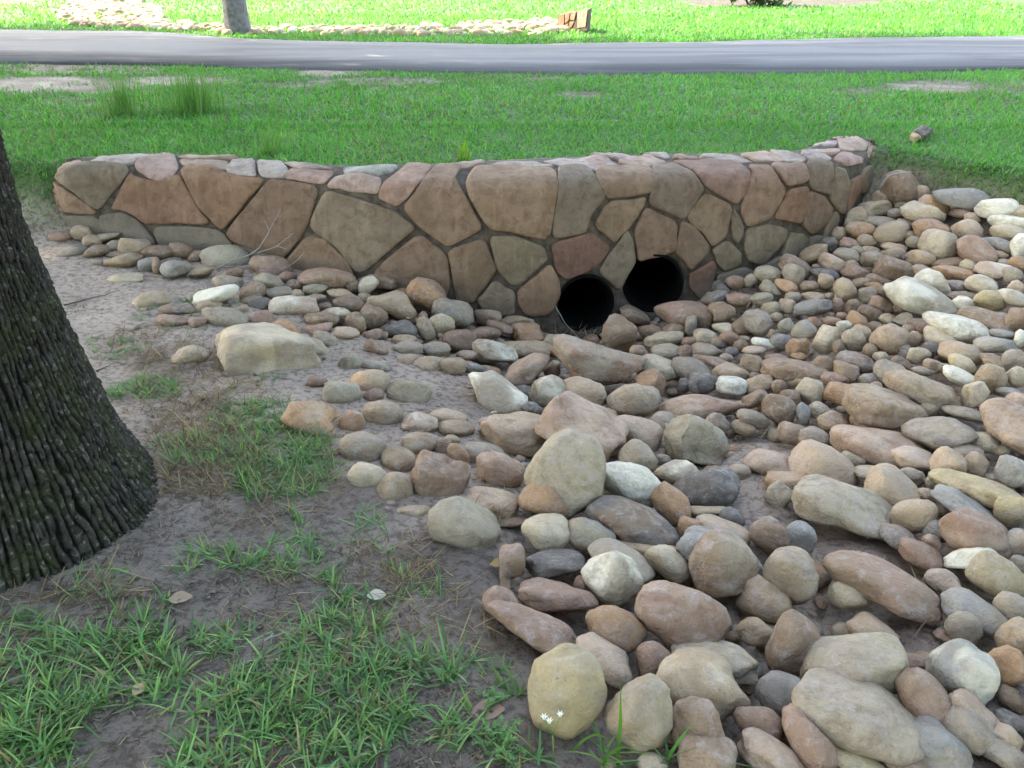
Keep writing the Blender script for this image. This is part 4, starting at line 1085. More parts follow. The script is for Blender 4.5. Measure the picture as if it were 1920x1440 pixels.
# ------------------------------------------------------------------ trees
LEAF_N = 15000
def leaf_cloud(name, n, rad, seed, size=0.23):
    r = np.random.default_rng(seed)
    # clumps through the crown volume
    nc = 46
    cl = r.normal(0, 1, (nc, 3)); cl /= np.linalg.norm(cl, axis=1)[:, None]; cl *= (r.random(nc) ** (1 / 2.4))[:, None] * 0.86
    own = r.integers(0, nc, n)
    p = cl[own] + r.normal(0, 0.13, (n, 3))
    p = p * np.array(rad)[None]
    d = r.normal(0, 1, (n, 3)); d /= np.linalg.norm(d, axis=1)[:, None]
    e = np.cross(d, r.normal(0, 1, (n, 3))); e /= np.linalg.norm(e, axis=1)[:, None]
    s = size * r.uniform(.7, 1.3, n)[:, None]
    nrm = np.cross(d, e)
    V = np.stack([p - d * s, p + e * s * .45 + nrm * s * .08, p + d * s, p - e * s * .45 + nrm * s * .08], 1).reshape(-1, 3)
    F = np.arange(4 * n).reshape(n, 4)
    c = np.array([.055, .10, .022])[None] * r.uniform(.6, 1.5, (n, 1)) * np.array([1, 1, 1])[None]
    return mesh_np(name, V, F, M_LEAF, False, np.repeat(c, 4, 0))
CROWN = leaf_cloud('crown', LEAF_N, (1, 1, 1), 5, 0.042)

def crown_and_limbs(root, base, top_z, crown_c, rad, mat, r0, seed):
    c = bpy.data.objects.new('crown', CROWN); COL.objects.link(c); c.parent = root
    c.location = Vector(crown_c) - root.location; c.scale = rad; c.rotation_euler = (0, 0, seed * 1.3)
    r = random.Random(seed); ts = []
    for k in range(7):
        a = k * 0.9 + r.uniform(-.2, .2); rr_ = r.uniform(.4, .75)
        e = np.array(crown_c) + np.array([math.cos(a) * rad[0] * rr_, math.sin(a) * rad[1] * rr_, r.uniform(-.3, .5) * rad[2]])
        s = np.array([base[0], base[1], top_z - r.uniform(.05, .6)])
        m = (s + e) / 2 + np.array([0, 0, .4 + r.uniform(-.2, .2)])
        ts.append(tube([s, (s + m) / 2 + [r.uniform(-.1, .1)] * 3, m, (m + e) / 2, e], [r0 * .5, r0 * .42, r0 * .3, r0 * .2, r0 * .06], 7))
    obj('limbs', tubes_mesh('limbs', ts, mat), root)

# near tree: outline of the trunk's right side in the photograph gives its girth at each height
TC = np.array([-1.55, 2.20])
sil = [(0,252),(20,335),(45,420),(90,520),(130,610),(170,690),(230,800),(300,890),(338,950)]
prof = []
for s in sil:
    d = ray(*s); hxy = d[:2]; t = (TC @ hxy) / (hxy @ hxy)
    prof.append((CAM[2] + d[2] * t, np.linalg.norm(hxy * t - TC)))
prof = sorted(prof)
pz = np.array([p[0] for p in prof]); pr_ = np.array([p[1] for p in prof])
pz = np.concatenate([[pz[0] - .25], pz, [2.2, 5.5, 7.0]]); pr_ = np.concatenate([[pr_[0] + .09], pr_, [pr_[-1] * .96, pr_[-1] * .82, pr_[-1] * .7]])
nth = 640
zz = np.concatenate([np.arange(-0.3, 1.9, 0.008), np.linspace(1.93, 7.0, 40)])
th = np.linspace(0, 2 * math.pi, nth, endpoint=False)
TH, ZZ = np.meshgrid(th, zz)
Rb = np.interp(ZZ, pz, pr_)
# cyclic coordinates for noise
cx_, cy_ = np.cos(TH), np.sin(TH)
brk2 = vnoise3(cx_ * 40, cy_ * 40, ZZ * 36, 12); brk3 = vnoise3(cx_ * 90, cy_ * 90, ZZ * 80, 14)
NCOL = 124
wu = (vnoise3(cx_ * 3, cy_ * 3, ZZ * 2, 3) - .5) * 2.6 + (vnoise3(cx_ * 14, cy_ * 14, ZZ * 16, 4) - .5) * .9
U1 = TH / (2 * math.pi) * NCOL + wu
ci = np.floor(U1).astype(np.int64); fu = U1 - ci; ci = ci % NCOL
r1 = 1 - sstep(.45, .98, np.abs(fu - .5) * 2 + (brk2 - .5) * .8)
Wz = ZZ / .045 + 9 * _hash(ci, ci * 0 + 5, 31) + 1.2 * (vnoise3(cx_ * 20, cy_ * 20, ZZ * 20, 8) - .5)
wi2 = np.floor(Wz).astype(np.int64); fz = Wz - wi2
r2 = sstep(0, .16, fz + (brk3 - .5) * .2) * sstep(1, .86, fz)
U3 = U1 / 3.0; r3 = 1 - .55 * sstep(.70, 1.0, np.abs(U3 - np.floor(U3) - .5) * 2)
ridge = r1 * (.45 + .55 * r2) * (.55 + .45 * _hash(ci, wi2 + 700, 37)) * r3 + .25 * brk3
scale = 0.012 * np.clip(Rb / .3, .8, 1.4)
flute = 0.012 * np.cos(5 * TH + 1.0) * sstep(.7, -.05, ZZ)
Rr = Rb - scale * .7 + scale * ridge + .008 * (brk2 - .5) + .006 * (brk3 - .5) + flute
Vt = np.stack([TC[0] + Rr * cx_, TC[1] + Rr * cy_, ZZ], 2).reshape(-1, 3)
ii = np.arange(len(zz) * nth).reshape(len(zz), nth)
Ft = np.stack([ii[:-1].ravel(), np.roll(ii, -1, 1)[:-1].ravel(), np.roll(ii, -1, 1)[1:].ravel(), ii[1:].ravel()], 1)
tree = empty('oak_tree', (TC[0], TC[1], 0.05))
tag(tree, 'large tree trunk with dark furrowed lichen-spotted bark at the left edge', 'tree')
tme = mesh_np('trunk', Vt, Ft, M_BARK)
at_ = tme.attributes.new('ridge', 'FLOAT', 'POINT'); at_.data.foreach_set('value', np.clip(ridge + .5 * (brk2 - .5), 0, 1).ravel().astype(np.float32))
obj('trunk', tme, tree)
crown_and_limbs(tree, TC, 6.9, (TC[0] - 1.8, TC[1] - .2, 9.4), (3.4, 3.6, 3.0), M_FBARK, .22, 1)

def far_tree(name, base, r0, h, crown_c, rad, label, seed):
    z0 = float(terrain(base[0], base[1], False))
    root = empty(name, (base[0], base[1], z0)); tag(root, label, 'tree', 'trees around the lawn')
    path = []; rr_ = []
    for t in np.linspace(0, 1, 26):
        z = z0 - .15 + t * (h + .15)
        path.append((base[0] + .06 * math.sin(3 * t + seed), base[1], z)); rr_.append(r0 * (1 - .35 * t) + r0 * .45 * math.exp(-t * h / .22))
    V, F, T = tube(path, rr_, 40)
    n3 = vnoise3(V[:, 0] * 16, V[:, 1] * 16, V[:, 2] * 5, 6) - .5
    cc = np.array(path)[np.minimum(np.arange(len(V)) // 40, 25)]
    d = V - cc; V = V + d * (n3 * .18)[:, None]
    obj('trunk', mesh_np('trunk', V, [F, T], M_FBARK), root)
    crown_and_limbs(root, base, z0 + h, crown_c, rad, M_FBARK, r0, seed)
b = at_z(441, 62, Z_LAWN)
far_tree('shade_tree', (b[0], b[1]), .185, 6.0, (b[0] - .2, b[1] + .2, 11.5), (6.6, 5.6, 6.0), 'slim grey tree trunk standing beyond the road beside the pale rocks', 2)
far_tree('shade_tree', (-8.2, 9.0), .24, 5.0, (-8.0, 8.9, 11.8), (6.6, 6.0, 7.2), 'unseen shade tree beside the lawn left of the view', 3)  # this and the next two stand unseen, placed for their shade
far_tree('shade_tree', (-13.5, 13.0), .25, 5.0, (-13.2, 12.6, 9.5), (6.0, 5.4, 5.4), 'unseen shade tree beside the road left of the view', 4)
far_tree('shade_tree', (-6.6, 1.0), .25, 5.0, (-6.8, 1.0, 9.8), (5.2, 5.2, 5.0), 'unseen shade tree left of the large furrowed trunk', 5)

far_tree('shade_tree', (-16.5, 17.0), .25, 5.0, (-16.3, 16.6, 9.6), (6.2, 5.0, 5.4), 'unseen tree beyond the left end of the road, added to shade it', 9)  # unseen, added to keep sun off the road's left end
far_tree('shade_tree', (-3.6, -6.5), .22, 3.2, (-3.6, -6.6, 5.6), (4.2, 3.2, 4.4), 'unseen tree behind the viewer on the left, added to block light', 6)  # unseen trees from here down, added to block front and side light
far_tree('shade_tree', (3.4, -7.0), .22, 3.2, (3.4, -7.0, 5.6), (4.4, 3.2, 4.4), 'unseen tree behind the viewer on the right, added to block light', 7)
far_tree('shade_tree', (10.5, 3.5), .22, 3.2, (10.5, 3.5, 5.6), (3.8, 4.2, 4.4), 'unseen tree beyond the right edge of the rock bed, added to block light', 10)
far_tree('shade_tree', (9.0, -2.5), .22, 3.2, (9.0, -2.5, 5.4), (3.6, 4.4, 4.2), 'unseen tree on the right of the viewer, added to block light', 8)
# dark shrub base at the mulch bed
sb = at_z(1425, 13, Z_LAWN)
shrub = empty('shrub', tuple(sb)); tag(shrub, 'dark green shrub on the mulch bed at the top of the picture', 'shrub')
sc_ = leaf_cloud('foliage', 2600, (1.0, .8, .75), 9, .085)
so = obj('foliage', sc_, shrub); so.location = (0.0, 0.5, .62)
obj('stem', tubes_mesh('stem', [tube([sb + [dx * .1, .5, -.1], sb + [dx * .5, .5, .6]], [.03, .012], 6) for dx in (-1, 0, 1)], M_DTWIG), shrub)

# ------------------------------------------------------------------ blades of grass
def blades(P, L, Wd, yaw, lean, curl, C, segs=3):
    n = len(P)
    dh = np.stack([np.cos(yaw), np.sin(yaw), np.zeros(n)], 1)
    sd = np.stack([-np.sin(yaw), np.cos(yaw), np.zeros(n)], 1)
    pos = P.copy(); V = np.empty((n, segs + 1, 2, 3), np.float32)
    prof_ = [1.0, .95, .8, .6, .35] if segs == 4 else ([1.0, .85, .5] if segs == 2 else [1.0, .9, .6])
    for s in range(segs + 1):
        wv = (prof_[s] if s < segs else .06)
        off = sd * (Wd * wv * .5)[:, None]
        V[:, s, 0] = pos - off; V[:, s, 1] = pos + off
        a = lean + curl * (s + .5) / segs
        pos = pos + (dh * np.sin(a)[:, None] + np.array([0, 0, 1.0]) * np.cos(a)[:, None]) * (L / segs)[:, None]
    base = np.arange(n)[:, None] * (2 * (segs + 1))
    F = np.concatenate([np.stack([base[:, 0] + 2 * s, base[:, 0] + 2 * s + 1, base[:, 0] + 2 * s + 3, base[:, 0] + 2 * s + 2], 1) for s in range(segs)])
    Cv = np.repeat(C, 2 * (segs + 1), 0)
    return V.reshape(-1, 3), F, Cv
def pick(cols, n, r, sd=.12):
    cols = np.array(cols); k = r.integers(0, len(cols), n)
    return cols[k] * (1 + r.normal(0, sd, (n, 1)))

# lawn behind the wall, and the verges
r = np.random.default_rng(77)
LV, LF, LC = [], [], []; loff = 0
def add_l(V, F, C):
    global loff
    LV.append(V); LF.append(F + loff); LC.append(C); loff += len(V)
GREENS = [(.055,.215,.035),(.07,.245,.04),(.045,.185,.04),(.095,.265,.045),(.105,.24,.05)]
def lawn_zone(n, x0, x1, y0, y1, Lm, Wm, bare_gate=True, yp=1.0):
    x = r.uniform(x0, x1, n); y = y0 + (y1 - y0) * r.random(n) ** yp
    half = (y * .9 + .6) * .60 + 1.5
    ok = np.abs(x) < half
    x, y = x[ok], y[ok]
    z = terrain(x, y); px, py, _ = project(np.c_[x, y, z])
    m = lawn_mask(x, y, px, py)
    dn = .72 + .5 * fbm2(x * 2.6, y * 2.6, 19, 3)
    ok = (r.random(len(x)) < m * dn) & ~on_road(x, y, -.03)
    # not inside the wall top
    iw = (x > W_ARRIS[:, 0].min()) & (x < W_ARRIS[:, 0].max()) & (y < np.interp(x, W_BACK[np.argsort(W_BACK[:, 0]), 0], W_BACK[np.argsort(W_BACK[:, 0]), 1]) + .015) & (y > 4.3)
    ok &= ~iw
    ok &= emask(px, py, MULCH, .2) < .4
    x, y, z = x[ok], y[ok], z[ok]; n = len(x)
    tall = 0.7 + .7 * fbm2(x * 1.1, y * 1.1, 55, 3)
    C = pick(GREENS, n, r, .15) * (0.95 + .45 * fbm2(x * 1.7, y * 1.7, 61, 3))[:, None]
    dry = r.random(n) < .02 + .10 * sstep(.52, .75, fbm2(x * 1.3 + 7, y * 1.3, 91, 3)); C[dry] = np.array([.22, .19, .075]) * r.uniform(.7, 1.2, (dry.sum(), 1))
    V, F, Cv = blades(np.c_[x, y, z - .004], Lm * tall * r.uniform(.55, 1.35, n), Wm * r.uniform(.7, 1.3, n), r.uniform(0, 6.28, n), r.uniform(.2, 1.25, n), r.uniform(.1, 1.0, n), C, 2)
    add_l(V, F, Cv)
lawn_zone(125000, -5.2, 5.2, 4.4, 6.6, .042, .0062)
lawn_zone(140000, -7.5, 7.5, 6.4, 10.2, .048, .009)
lawn_zone(70000, -8.5, 8.5, 9.8, 14.5, .055, .012)
lawn_zone(60000, -10, 10, 13.2, 20.0, .075, .018)
lawn_zone(26000, -13, 13, 19.0, 30.0, .08, .035)
lawn = obj('lawn_grass', mesh_np('lawn_grass', np.concatenate(LV), np.concatenate(LF), M_BLADE, True, np.concatenate(LC)))
tag(lawn, 'short green lawn grass behind the wall and along the road', 'grass', kind='stuff')

# tufty grass on the mud bank in front
GP = [(130,1290,190,110,1.0),(330,1200,130,50,.85),(420,1370,420,80,1.0),(640,1290,200,110,.95),(620,1150,110,55,.9),(440,1060,110,30,.8),(300,1130,120,30,.6),(620,1060,80,30,.5),(800,1330,150,90,.75),
      (880,1270,60,70,.4),(60,1400,160,70,1.0),(880,1410,150,50,.7),(1010,1330,50,50,.35),(470,820,140,70,1.8),(540,880,90,55,1.5),(260,745,70,40,2.0),(330,790,60,40,.6),
      (230,640,60,35,.4),(330,600,80,30,.18),(400,560,60,20,.15),(470,700,60,30,.12),(720,1090,100,45,.35),(560,1010,60,40,.2),(700,1000,50,40,.25),(100,1200,60,30,.5),
      (180,1090,60,25,.25),(1150,1425,150,22,.35),(40,1180,50,40,.5),(300,1560,500,110,.7),(800,1560,300,100,.5)]
DRYP = [(330,690,80,40,.9),(280,640,80,30,.6),(430,740,70,30,.7),(120,1120,120,30,.6),(880,1200,80,60,.5),(400,860,100,65,2.2),(360,790,60,50,1.4),(560,930,90,35,.7),(740,1060,100,50,1.0),(300,760,60,30,.4),(610,870,50,50,.5),(470,970,80,30,.5),(540,1090,90,30,.4),(230,1110,80,30,.5),(640,1170,150,60,.35),(780,1130,80,50,.6)]
NV, NF, NC = [], [], []; noff = 0
def add_n(V, F, C):
    global noff
    NV.append(V); NF.append(F + noff); NC.append(C); noff += len(V)
NG = [(.11,.24,.075),(.13,.27,.08),(.10,.22,.085),(.16,.30,.09),(.10,.20,.09),(.19,.29,.09)]
ND = [(.26,.20,.10),(.34,.27,.15),(.19,.14,.085),(.22,.12,.085),(.13,.10,.065)]
def spots(E, per):
    out = []
    for cx, cy, rx, ry, d in E:
        c = hit(cx, cy); ex_ = abs(hit(cx + rx, cy)[0] - c[0]); ey_ = abs(hit(cx, cy - ry)[1] - hit(cx, cy + ry)[1]) / 2
        n = int(per * d * math.pi * ex_ * ey_) + 3
        rad = np.sqrt(r.random(n)) * 1.08; a = r.uniform(0, 6.28, n)
        out.append(np.c_[c[0] + ex_ * rad * np.cos(a), c[1] + ey_ * rad * np.sin(a), np.full(n, d)])
    return np.concatenate(out)
def off_trunk(x, y): return np.hypot(x - TC[0], y - TC[1]) > .40
S = spots(GP, 1200)
S = S[off_trunk(S[:, 0], S[:, 1]) & (fbm2(S[:, 0] * 5, S[:, 1] * 5, 33, 3) > .43)]
# each spot is a runner node with several blades
nb = r.integers(4, 9, len(S)); idx = np.repeat(np.arange(len(S)), nb)
x = S[idx, 0] + r.normal(0, .007, len(idx)); y = S[idx, 1] + r.normal(0, .007, len(idx)); z = terrain(x, y) - .004
n = len(x); Lb = r.uniform(.03, .095, n) * np.where(r.random(n) < .08, 1.6, 1.0) * (.7 + .6 * fbm2(x * 3, y * 3, 8, 2))
far_k = np.clip((y - 1.2) / 2.0, 0, 1); Lb *= 1 - .45 * far_k
C = pick(NG, n, r, .14) * (.75 + .5 * r.random(len(S))[idx])[:, None]
dr = r.random(n) < .10; C[dr] = pick(ND, dr.sum(), r)
V, F, Cv = blades(np.c_[x, y, z], Lb, r.uniform(.004, .0075, n) * (1 - .3 * far_k), r.uniform(0, 6.28, n), r.uniform(.3, 1.35, n), r.uniform(.1, 1.1, n), C, 4)
V[:, 2] = np.maximum(V[:, 2], terrain(V[:, 0], V[:, 1]) + .001 + .0) 
add_n(V, F, Cv)
# dead straw lying low
S = spots(DRYP, 1500); S = S[off_trunk(S[:, 0], S[:, 1])]
n = len(S); x, y = S[:, 0], S[:, 1]; nb = 3; x = np.repeat(x, nb) + r.normal(0, .012, n * nb); y = np.repeat(y, nb) + r.normal(0, .012, n * nb); n *= nb
V, F, Cv = blades(np.c_[x, y, terrain(x, y)], r.uniform(.03, .10, n), r.uniform(.0015, .004, n), r.uniform(0, 6.28, n), r.uniform(.7, 1.55, n), r.uniform(-.3, .9, n), pick(ND, n, r, .2), 4)
V[:, 2] = np.maximum(V[:, 2], terrain(V[:, 0], V[:, 1]) + .002)
add_n(V, F, Cv)
# litter: short dead bits over the mud
nl = 14000; px = r.uniform(0, 1000, nl); py = r.uniform(560, 1440, nl)
okl = (py > 560) & (px < 330 + (py - 560) * .78) & (fbm2(px / 60, py / 40, 14, 3) > .46)
px, py = px[okl], py[okl]
G = np.stack([at_z(a, b_, .05) for a, b_ in zip(px, py)]); x, y = G[:, 0], G[:, 1]; k = off_trunk(x, y); x, y = x[k], y[k]; n = len(x)
V, F, Cv = blades(np.c_[x, y, terrain(x, y) + .001], r.uniform(.008, .045, n), r.uniform(.0012, .0045, n), r.uniform(0, 6.28, n), r.uniform(1.2, 1.57, n), r.uniform(-.2, .3, n), pick([(.10,.08,.06),(.18,.14,.095),(.07,.055,.045),(.24,.2,.14)], n, r, .2), 2)
V[:, 2] = np.maximum(V[:, 2], terrain(V[:, 0], V[:, 1]) + .0015)
add_n(V, F, Cv)
# dead bits caught between the stones
for (px_, py_, k_, rx_, ry_) in ((1412,575,60,40,14),(1636,505,40,18,14),(1690,340,120,60,14),(1075,628,60,50,12),(1000,790,40,30,25),(1300,870,30,60,30),(1850,380,160,90,12),(900,960,50,60,20),(1500,900,40,120,60),(1700,1150,60,200,120),(1400,700,60,300,80)):
    qx_, qy_ = px_ + rx_ * r.normal(0, .6, k_), py_ + ry_ * r.normal(0, .6, k_)
    G = np.stack([hit(a, b_, .025) for a, b_ in zip(qx_, qy_)]); n = len(G)
    V, F, Cv = blades(G, r.uniform(.02, .09, n), r.uniform(.0015, .0035, n), r.uniform(0, 6.28, n), r.uniform(.8, 1.6, n), r.uniform(-.3, .7, n), pick(ND, n, r, .2), 4)
    add_n(V, F, Cv)
near = obj('bank_grass', mesh_np('bank_grass', np.concatenate(NV), np.concatenate(NF), M_BLADE, True, np.concatenate(NC)))
tag(near, 'patchy green and dead grass on the muddy bank in front', 'grass', kind='stuff')

# ------------------------------------------------------------------ single plants
def clump(name, px, py, n, spread, L, Wd, cols, label, leanmax=.35, cat='grass clump', group=None, segs=4, seed=1):
    rr_ = np.random.default_rng(seed); c = hit(px, py)
    x = c[0] + rr_.normal(0, spread, n); y = c[1] + rr_.normal(0, spread * .7, n); z = terrain(x, y) - .005
    V, F, Cv = blades(np.c_[x, y, z], L * rr_.uniform(.6, 1.15, n), Wd * rr_.uniform(.7, 1.3, n), rr_.uniform(0, 6.28, n), rr_.uniform(.0, leanmax, n), rr_.uniform(.0, leanmax * 2, n), pick(cols, n, rr_), segs)
    o = obj(name, mesh_np(name, V - c, F, M_BLADE, True, Cv), loc=tuple(c)); tag(o, label, cat, group); return o
TG = [(.065,.19,.04),(.08,.21,.05),(.11,.22,.06)]
clump('grass_clump', 232, 216, 170, .075, .34, .005, TG, 'tall wispy grass clump on the lawn, left one of the pair by the sandy patch', .3, group='tall grass clumps on the lawn', seed=2)
clump('grass_clump', 362, 212, 280, .12, .36, .005, TG, 'tall wide wispy grass clump on the lawn, right of the pair by sandy patch', .3, group='tall grass clumps on the lawn', seed=3)
clump('grass_clump', 510, 290, 80, .05, .17, .004, TG, 'thin upright grass clump just behind the left half of the wall', .22, group='tall grass clumps on the lawn', seed=4)
clump('leafy_weed', 872, 300, 9, .02, .16, .014, [(.14,.26,.03),(.12,.24,.03)], 'light green broad-leaved weed growing behind the middle of the wall', .5, 'weed', seed=5)
clump('seedling', 962, 938, 7, .006, .055, .012, [(.16,.38,.10),(.2,.45,.14)], 'small bright green seedling between the stones near the big grey boulder', .7, 'seedling', seed=6)
# long blades standing before the foreground stones
def long_blade(pts, wd, col, label):
    c = hit(*pts[0]); yb = c[1]
    P = np.array([at_y(a, b_, yb - .004 * i) for i, (a, b_) in enumerate(pts)]); P = smooth_line(resample(P, 14), 2)
    w_ = wd * np.array([.7] + [1.0] * 6 + list(np.linspace(1, .08, 7)))
    t = np.gradient(P, axis=0); t /= np.linalg.norm(t, axis=1)[:, None]
    sd = np.cross(t, np.array([.25, 1.0, .1])); sd /= np.linalg.norm(sd, axis=1)[:, None]
    V = np.concatenate([P - sd * w_[:, None] / 2, P + np.array([0, .0008, 0]), P + sd * w_[:, None] / 2])
    n = 14; F = [(i, i + 1, n + i + 1, n + i) for i in range(n - 1)] + [(n + i, n + i + 1, 2 * n + i + 1, 2 * n + i) for i in range(n - 1)]
    o = obj('grass_shoot', mesh_np('grass_shoot', V - c, np.array(F), M_BLADE, True, np.repeat(np.array([col]), len(V), 0)), loc=tuple(c))
    tag(o, label, 'grass blade', 'long grass blades before the stones')
long_blade([(1158,1436),(1160,1400),(1164,1350),(1163,1280)], .0075, (.075,.19,.03), 'long upright grass blade in front of the angular greenish stone')
long_blade([(1244,1438),(1262,1405),(1282,1375),(1304,1352)], .007, (.08,.21,.05), 'long grass blade leaning right before the brown stone at the bottom')
long_blade([(1130,1438),(1140,1414),(1168,1398),(1205,1412)], .008, (.085,.21,.04), 'long arching grass blade at the bottom edge beside the stones')
long_blade([(1072,1410),(1092,1388),(1120,1374),(1158,1398)], .006, (.12,.24,.04), 'thin arching yellow green grass blade below the yellowish stone')

# white wildflower
fc = hit(1038, 1428)
fl = empty('wildflower', tuple(fc)); tag(fl, 'small white wildflowers on thin stems beside the yellowish stone', 'flower')
yb = fc[1]
fk = at_y(1036, 1378, yb); heads = [at_y(1020, 1349, yb), at_y(1030, 1356, yb - .006), at_y(1050, 1344, yb + .004)]
M_STEM = mat_simple('flower_stem', (.10, .20, .05), (.13, .24, .06), 30, .6, .2, .001)
obj('stem', tubes_mesh('stem', [tube([fc, (fc + fk) / 2 + [.001, 0, 0], fk], [.0014, .0013, .0012], 6)] + [tube([fk, (fk + h_) / 2 + [0, 0, -.001], h_], [.0009] * 3, 6) for h_ in heads], M_STEM), fl)
for k, h_ in enumerate(heads):
    V, F, Cv = blades(np.repeat(h_[None], 6, 0), np.full(6, .014), np.full(6, .0055), np.arange(6) * 1.047 + k, np.full(6, .25), np.full(6, .75), np.full((6, 3), .82), 3)
    obj('blossom', mesh_np('blossom', V, F, M_PETAL, True, Cv), fl)

# feathery weed in the corner of the bank
def feathery(px, py, n, sp, label, seed):
    rr_ = np.random.default_rng(seed); c = hit(px, py); Vs, Fs, Cs = [], [], []; of = 0
    root = empty('feathery_weed', tuple(c)); tag(root, label, 'weed', 'feathery weeds on the bank'); stems = []
    for k in range(n):
        a = rr_.uniform(0, 6.28); ln = rr_.uniform(.4, 1) * sp; tip = c + np.array([math.cos(a) * ln, math.sin(a) * ln, rr_.uniform(.01, .035)])
        stems.append(tube([c, (c + tip) / 2 + [0, 0, .012], tip], [.0009, .0008, .0005], 5))
        m = 26; f = rr_.uniform(.3, 1.05, m); P = c + (tip - c) * f[:, None] + np.array([0, 0, .012]) * (1 - (2 * f - 1) ** 2)[:, None]
        V, F, C = blades(P, rr_.uniform(.006, .013, m), np.full(m, .0042), rr_.uniform(0, 6.28, m), rr_.uniform(.8, 1.5, m), rr_.uniform(-.2, .5, m), pick([(.13,.26,.09),(.16,.30,.11)], m, rr_), 2)
        Vs.append(V); Fs.append(F + of); Cs.append(C); of += len(V)
    obj('leaves', mesh_np('leaves', np.concatenate(Vs), np.concatenate(Fs), M_BLADE, True, np.concatenate(Cs)), root)
    obj('stems', tubes_mesh('stems', stems, M_STEM), root)
feathery(935, 1405, 16, .075, 'pale feathery weed with lacy leaves at the bottom of the bank', 3)
feathery(925, 1322, 8, .04, 'tiny lacy weed beside a dry leaf above the larger feathery one', 4)

# ------------------------------------------------------------------ fallen wood and leaves
wc = hit(1728, 262)
wch = empty('wood_chunk', tuple(wc)); tag(wch, 'short weathered broken log chunk lying on the lawn at right', 'log')
e1 = at_z(1717, 257, wc[2] + .04); e2 = at_z(1742, 240, wc[2] + .04); dirv = e2 - e1; nd = dirv / np.linalg.norm(dirv); mid_ = (e1 + e2) / 2
r_ = np.random.default_rng(4)
V, F = stone_shape('w', 3, r_); sd_ = np.cross(nd, [0, 0, 1.0]); sd_ /= np.linalg.norm(sd_); up_ = np.cross(sd_, nd)
V = (V * np.array([np.linalg.norm(dirv) * .55, .045, .04])) @ np.stack([nd, sd_, up_], 1).T + mid_
V = V + (vnoise3(V[:, 0] * 60, V[:, 1] * 60, V[:, 2] * 60, 2) - .5)[:, None] * .03
M_LOG = mat_simple('grey_bark', (.04, .032, .028), (.20, .17, .14), 34, .9, .8, .01)
M_LOGE = mat_simple('split_wood', (.34, .25, .15), (.46, .38, .27), 40, .9, .5, .004)
obj('bark', mesh_np('bark', V, F, M_LOG, False), wch)
V, F = stone_shape('w', 3, r_)
V = (V * np.array([.026, .034, .034])) @ np.stack([nd, sd_, up_], 1).T + e1 - nd * .008 + [0, 0, -.006]
obj('split_end', mesh_np('split_end', V, F, M_LOGE, False), wch)

def branch(name, mat, paths, label, r0, cat='branch', group=None):
    allp = [np.array(p) for p in paths]; c = allp[0][0]
    ts = []
    for k, p in enumerate(allp):
        p = smooth_line(resample(p, 14), 1) + rng.normal(0, .0015, (14, 3)); ts.append(tube(p, np.linspace(r0 * (1 if k == 0 else .6), r0 * .25, 14), 6))
    o = obj(name, tubes_mesh(name, ts, mat), loc=None); tag(o, label, cat, group); return o
def zp(L, y, win): return [at_y(win[0] + a / win[2], win[1] + b_ / win[2], y + dy) for a, b_, dy in L]
yb = hit(420, 505)[1]
branch('fallen_branch', M_TWIG, [zp([(1030,705,0),(1150,645,0),(1265,612,.02),(1335,490,.06),(1398,365,.10)], yb, Z3W), zp([(1265,612,.02),(1380,575,.02),(1470,500,.03)], yb, Z3W),
       zp([(1060,690,0),(1250,690,-.03),(1440,700,-.05),(1525,620,-.04)], yb, Z3W), zp([(1335,490,.06),(1310,430,.07)], yb, Z3W), zp([(1150,645,0),(1190,580,.03)], yb, Z3W), zp([(1380,575,.02),(1430,590,.0)], yb, Z3W),
       zp([(1250,690,-.03),(1330,740,-.06),(1420,760,-.08)], yb, Z3W)], 'dry grey branched twig leaning against the left half of the wall', .0055)
g = lambda px, py, l=.006: hit(px, py, l)
branch('fallen_twig', M_DTWIG, [[g(121, 572), g(165, 560), g(200, 552), g(225, 544, .02)]], 'thin dark straight twig on the sand beside the large trunk', .004, 'twig', 'fallen twigs')
branch('fallen_twig', M_DTWIG, [[g(180, 695), g(200, 688), g(212, 682, .02)]], 'short dark twig on the mud by the green tuft behind the trunk', .004, 'twig', 'fallen twigs')
branch('fallen_twig', M_TWIG, [[g(495, 1202, .012), g(520, 1190, .012), g(565, 1175, .015)]], 'pale thin twig lying in the grass at lower left', .003, 'twig', 'fallen twigs')
pw = PIPES[0][0]
branch('fallen_twig', M_TWIG, [[at_y(1040, 570, pw[1] - .05), at_y(1058, 605, pw[1] - .12), at_y(1090, 637, pw[1] - .22)], [at_y(1108, 632, pw[1] - .2), at_y(1121, 612, pw[1] - .17)]], 'thin twig hanging across the mouth of the left pipe', .003, 'twig', 'fallen twigs')
branch('fallen_root', M_TWIG, [[at_z(1650, 352, .30), at_z(1660, 335, .36), at_z(1678, 325, .40), at_z(1710, 322, .42)]], "grey root over the stones at the wall's right end", .010, 'root')

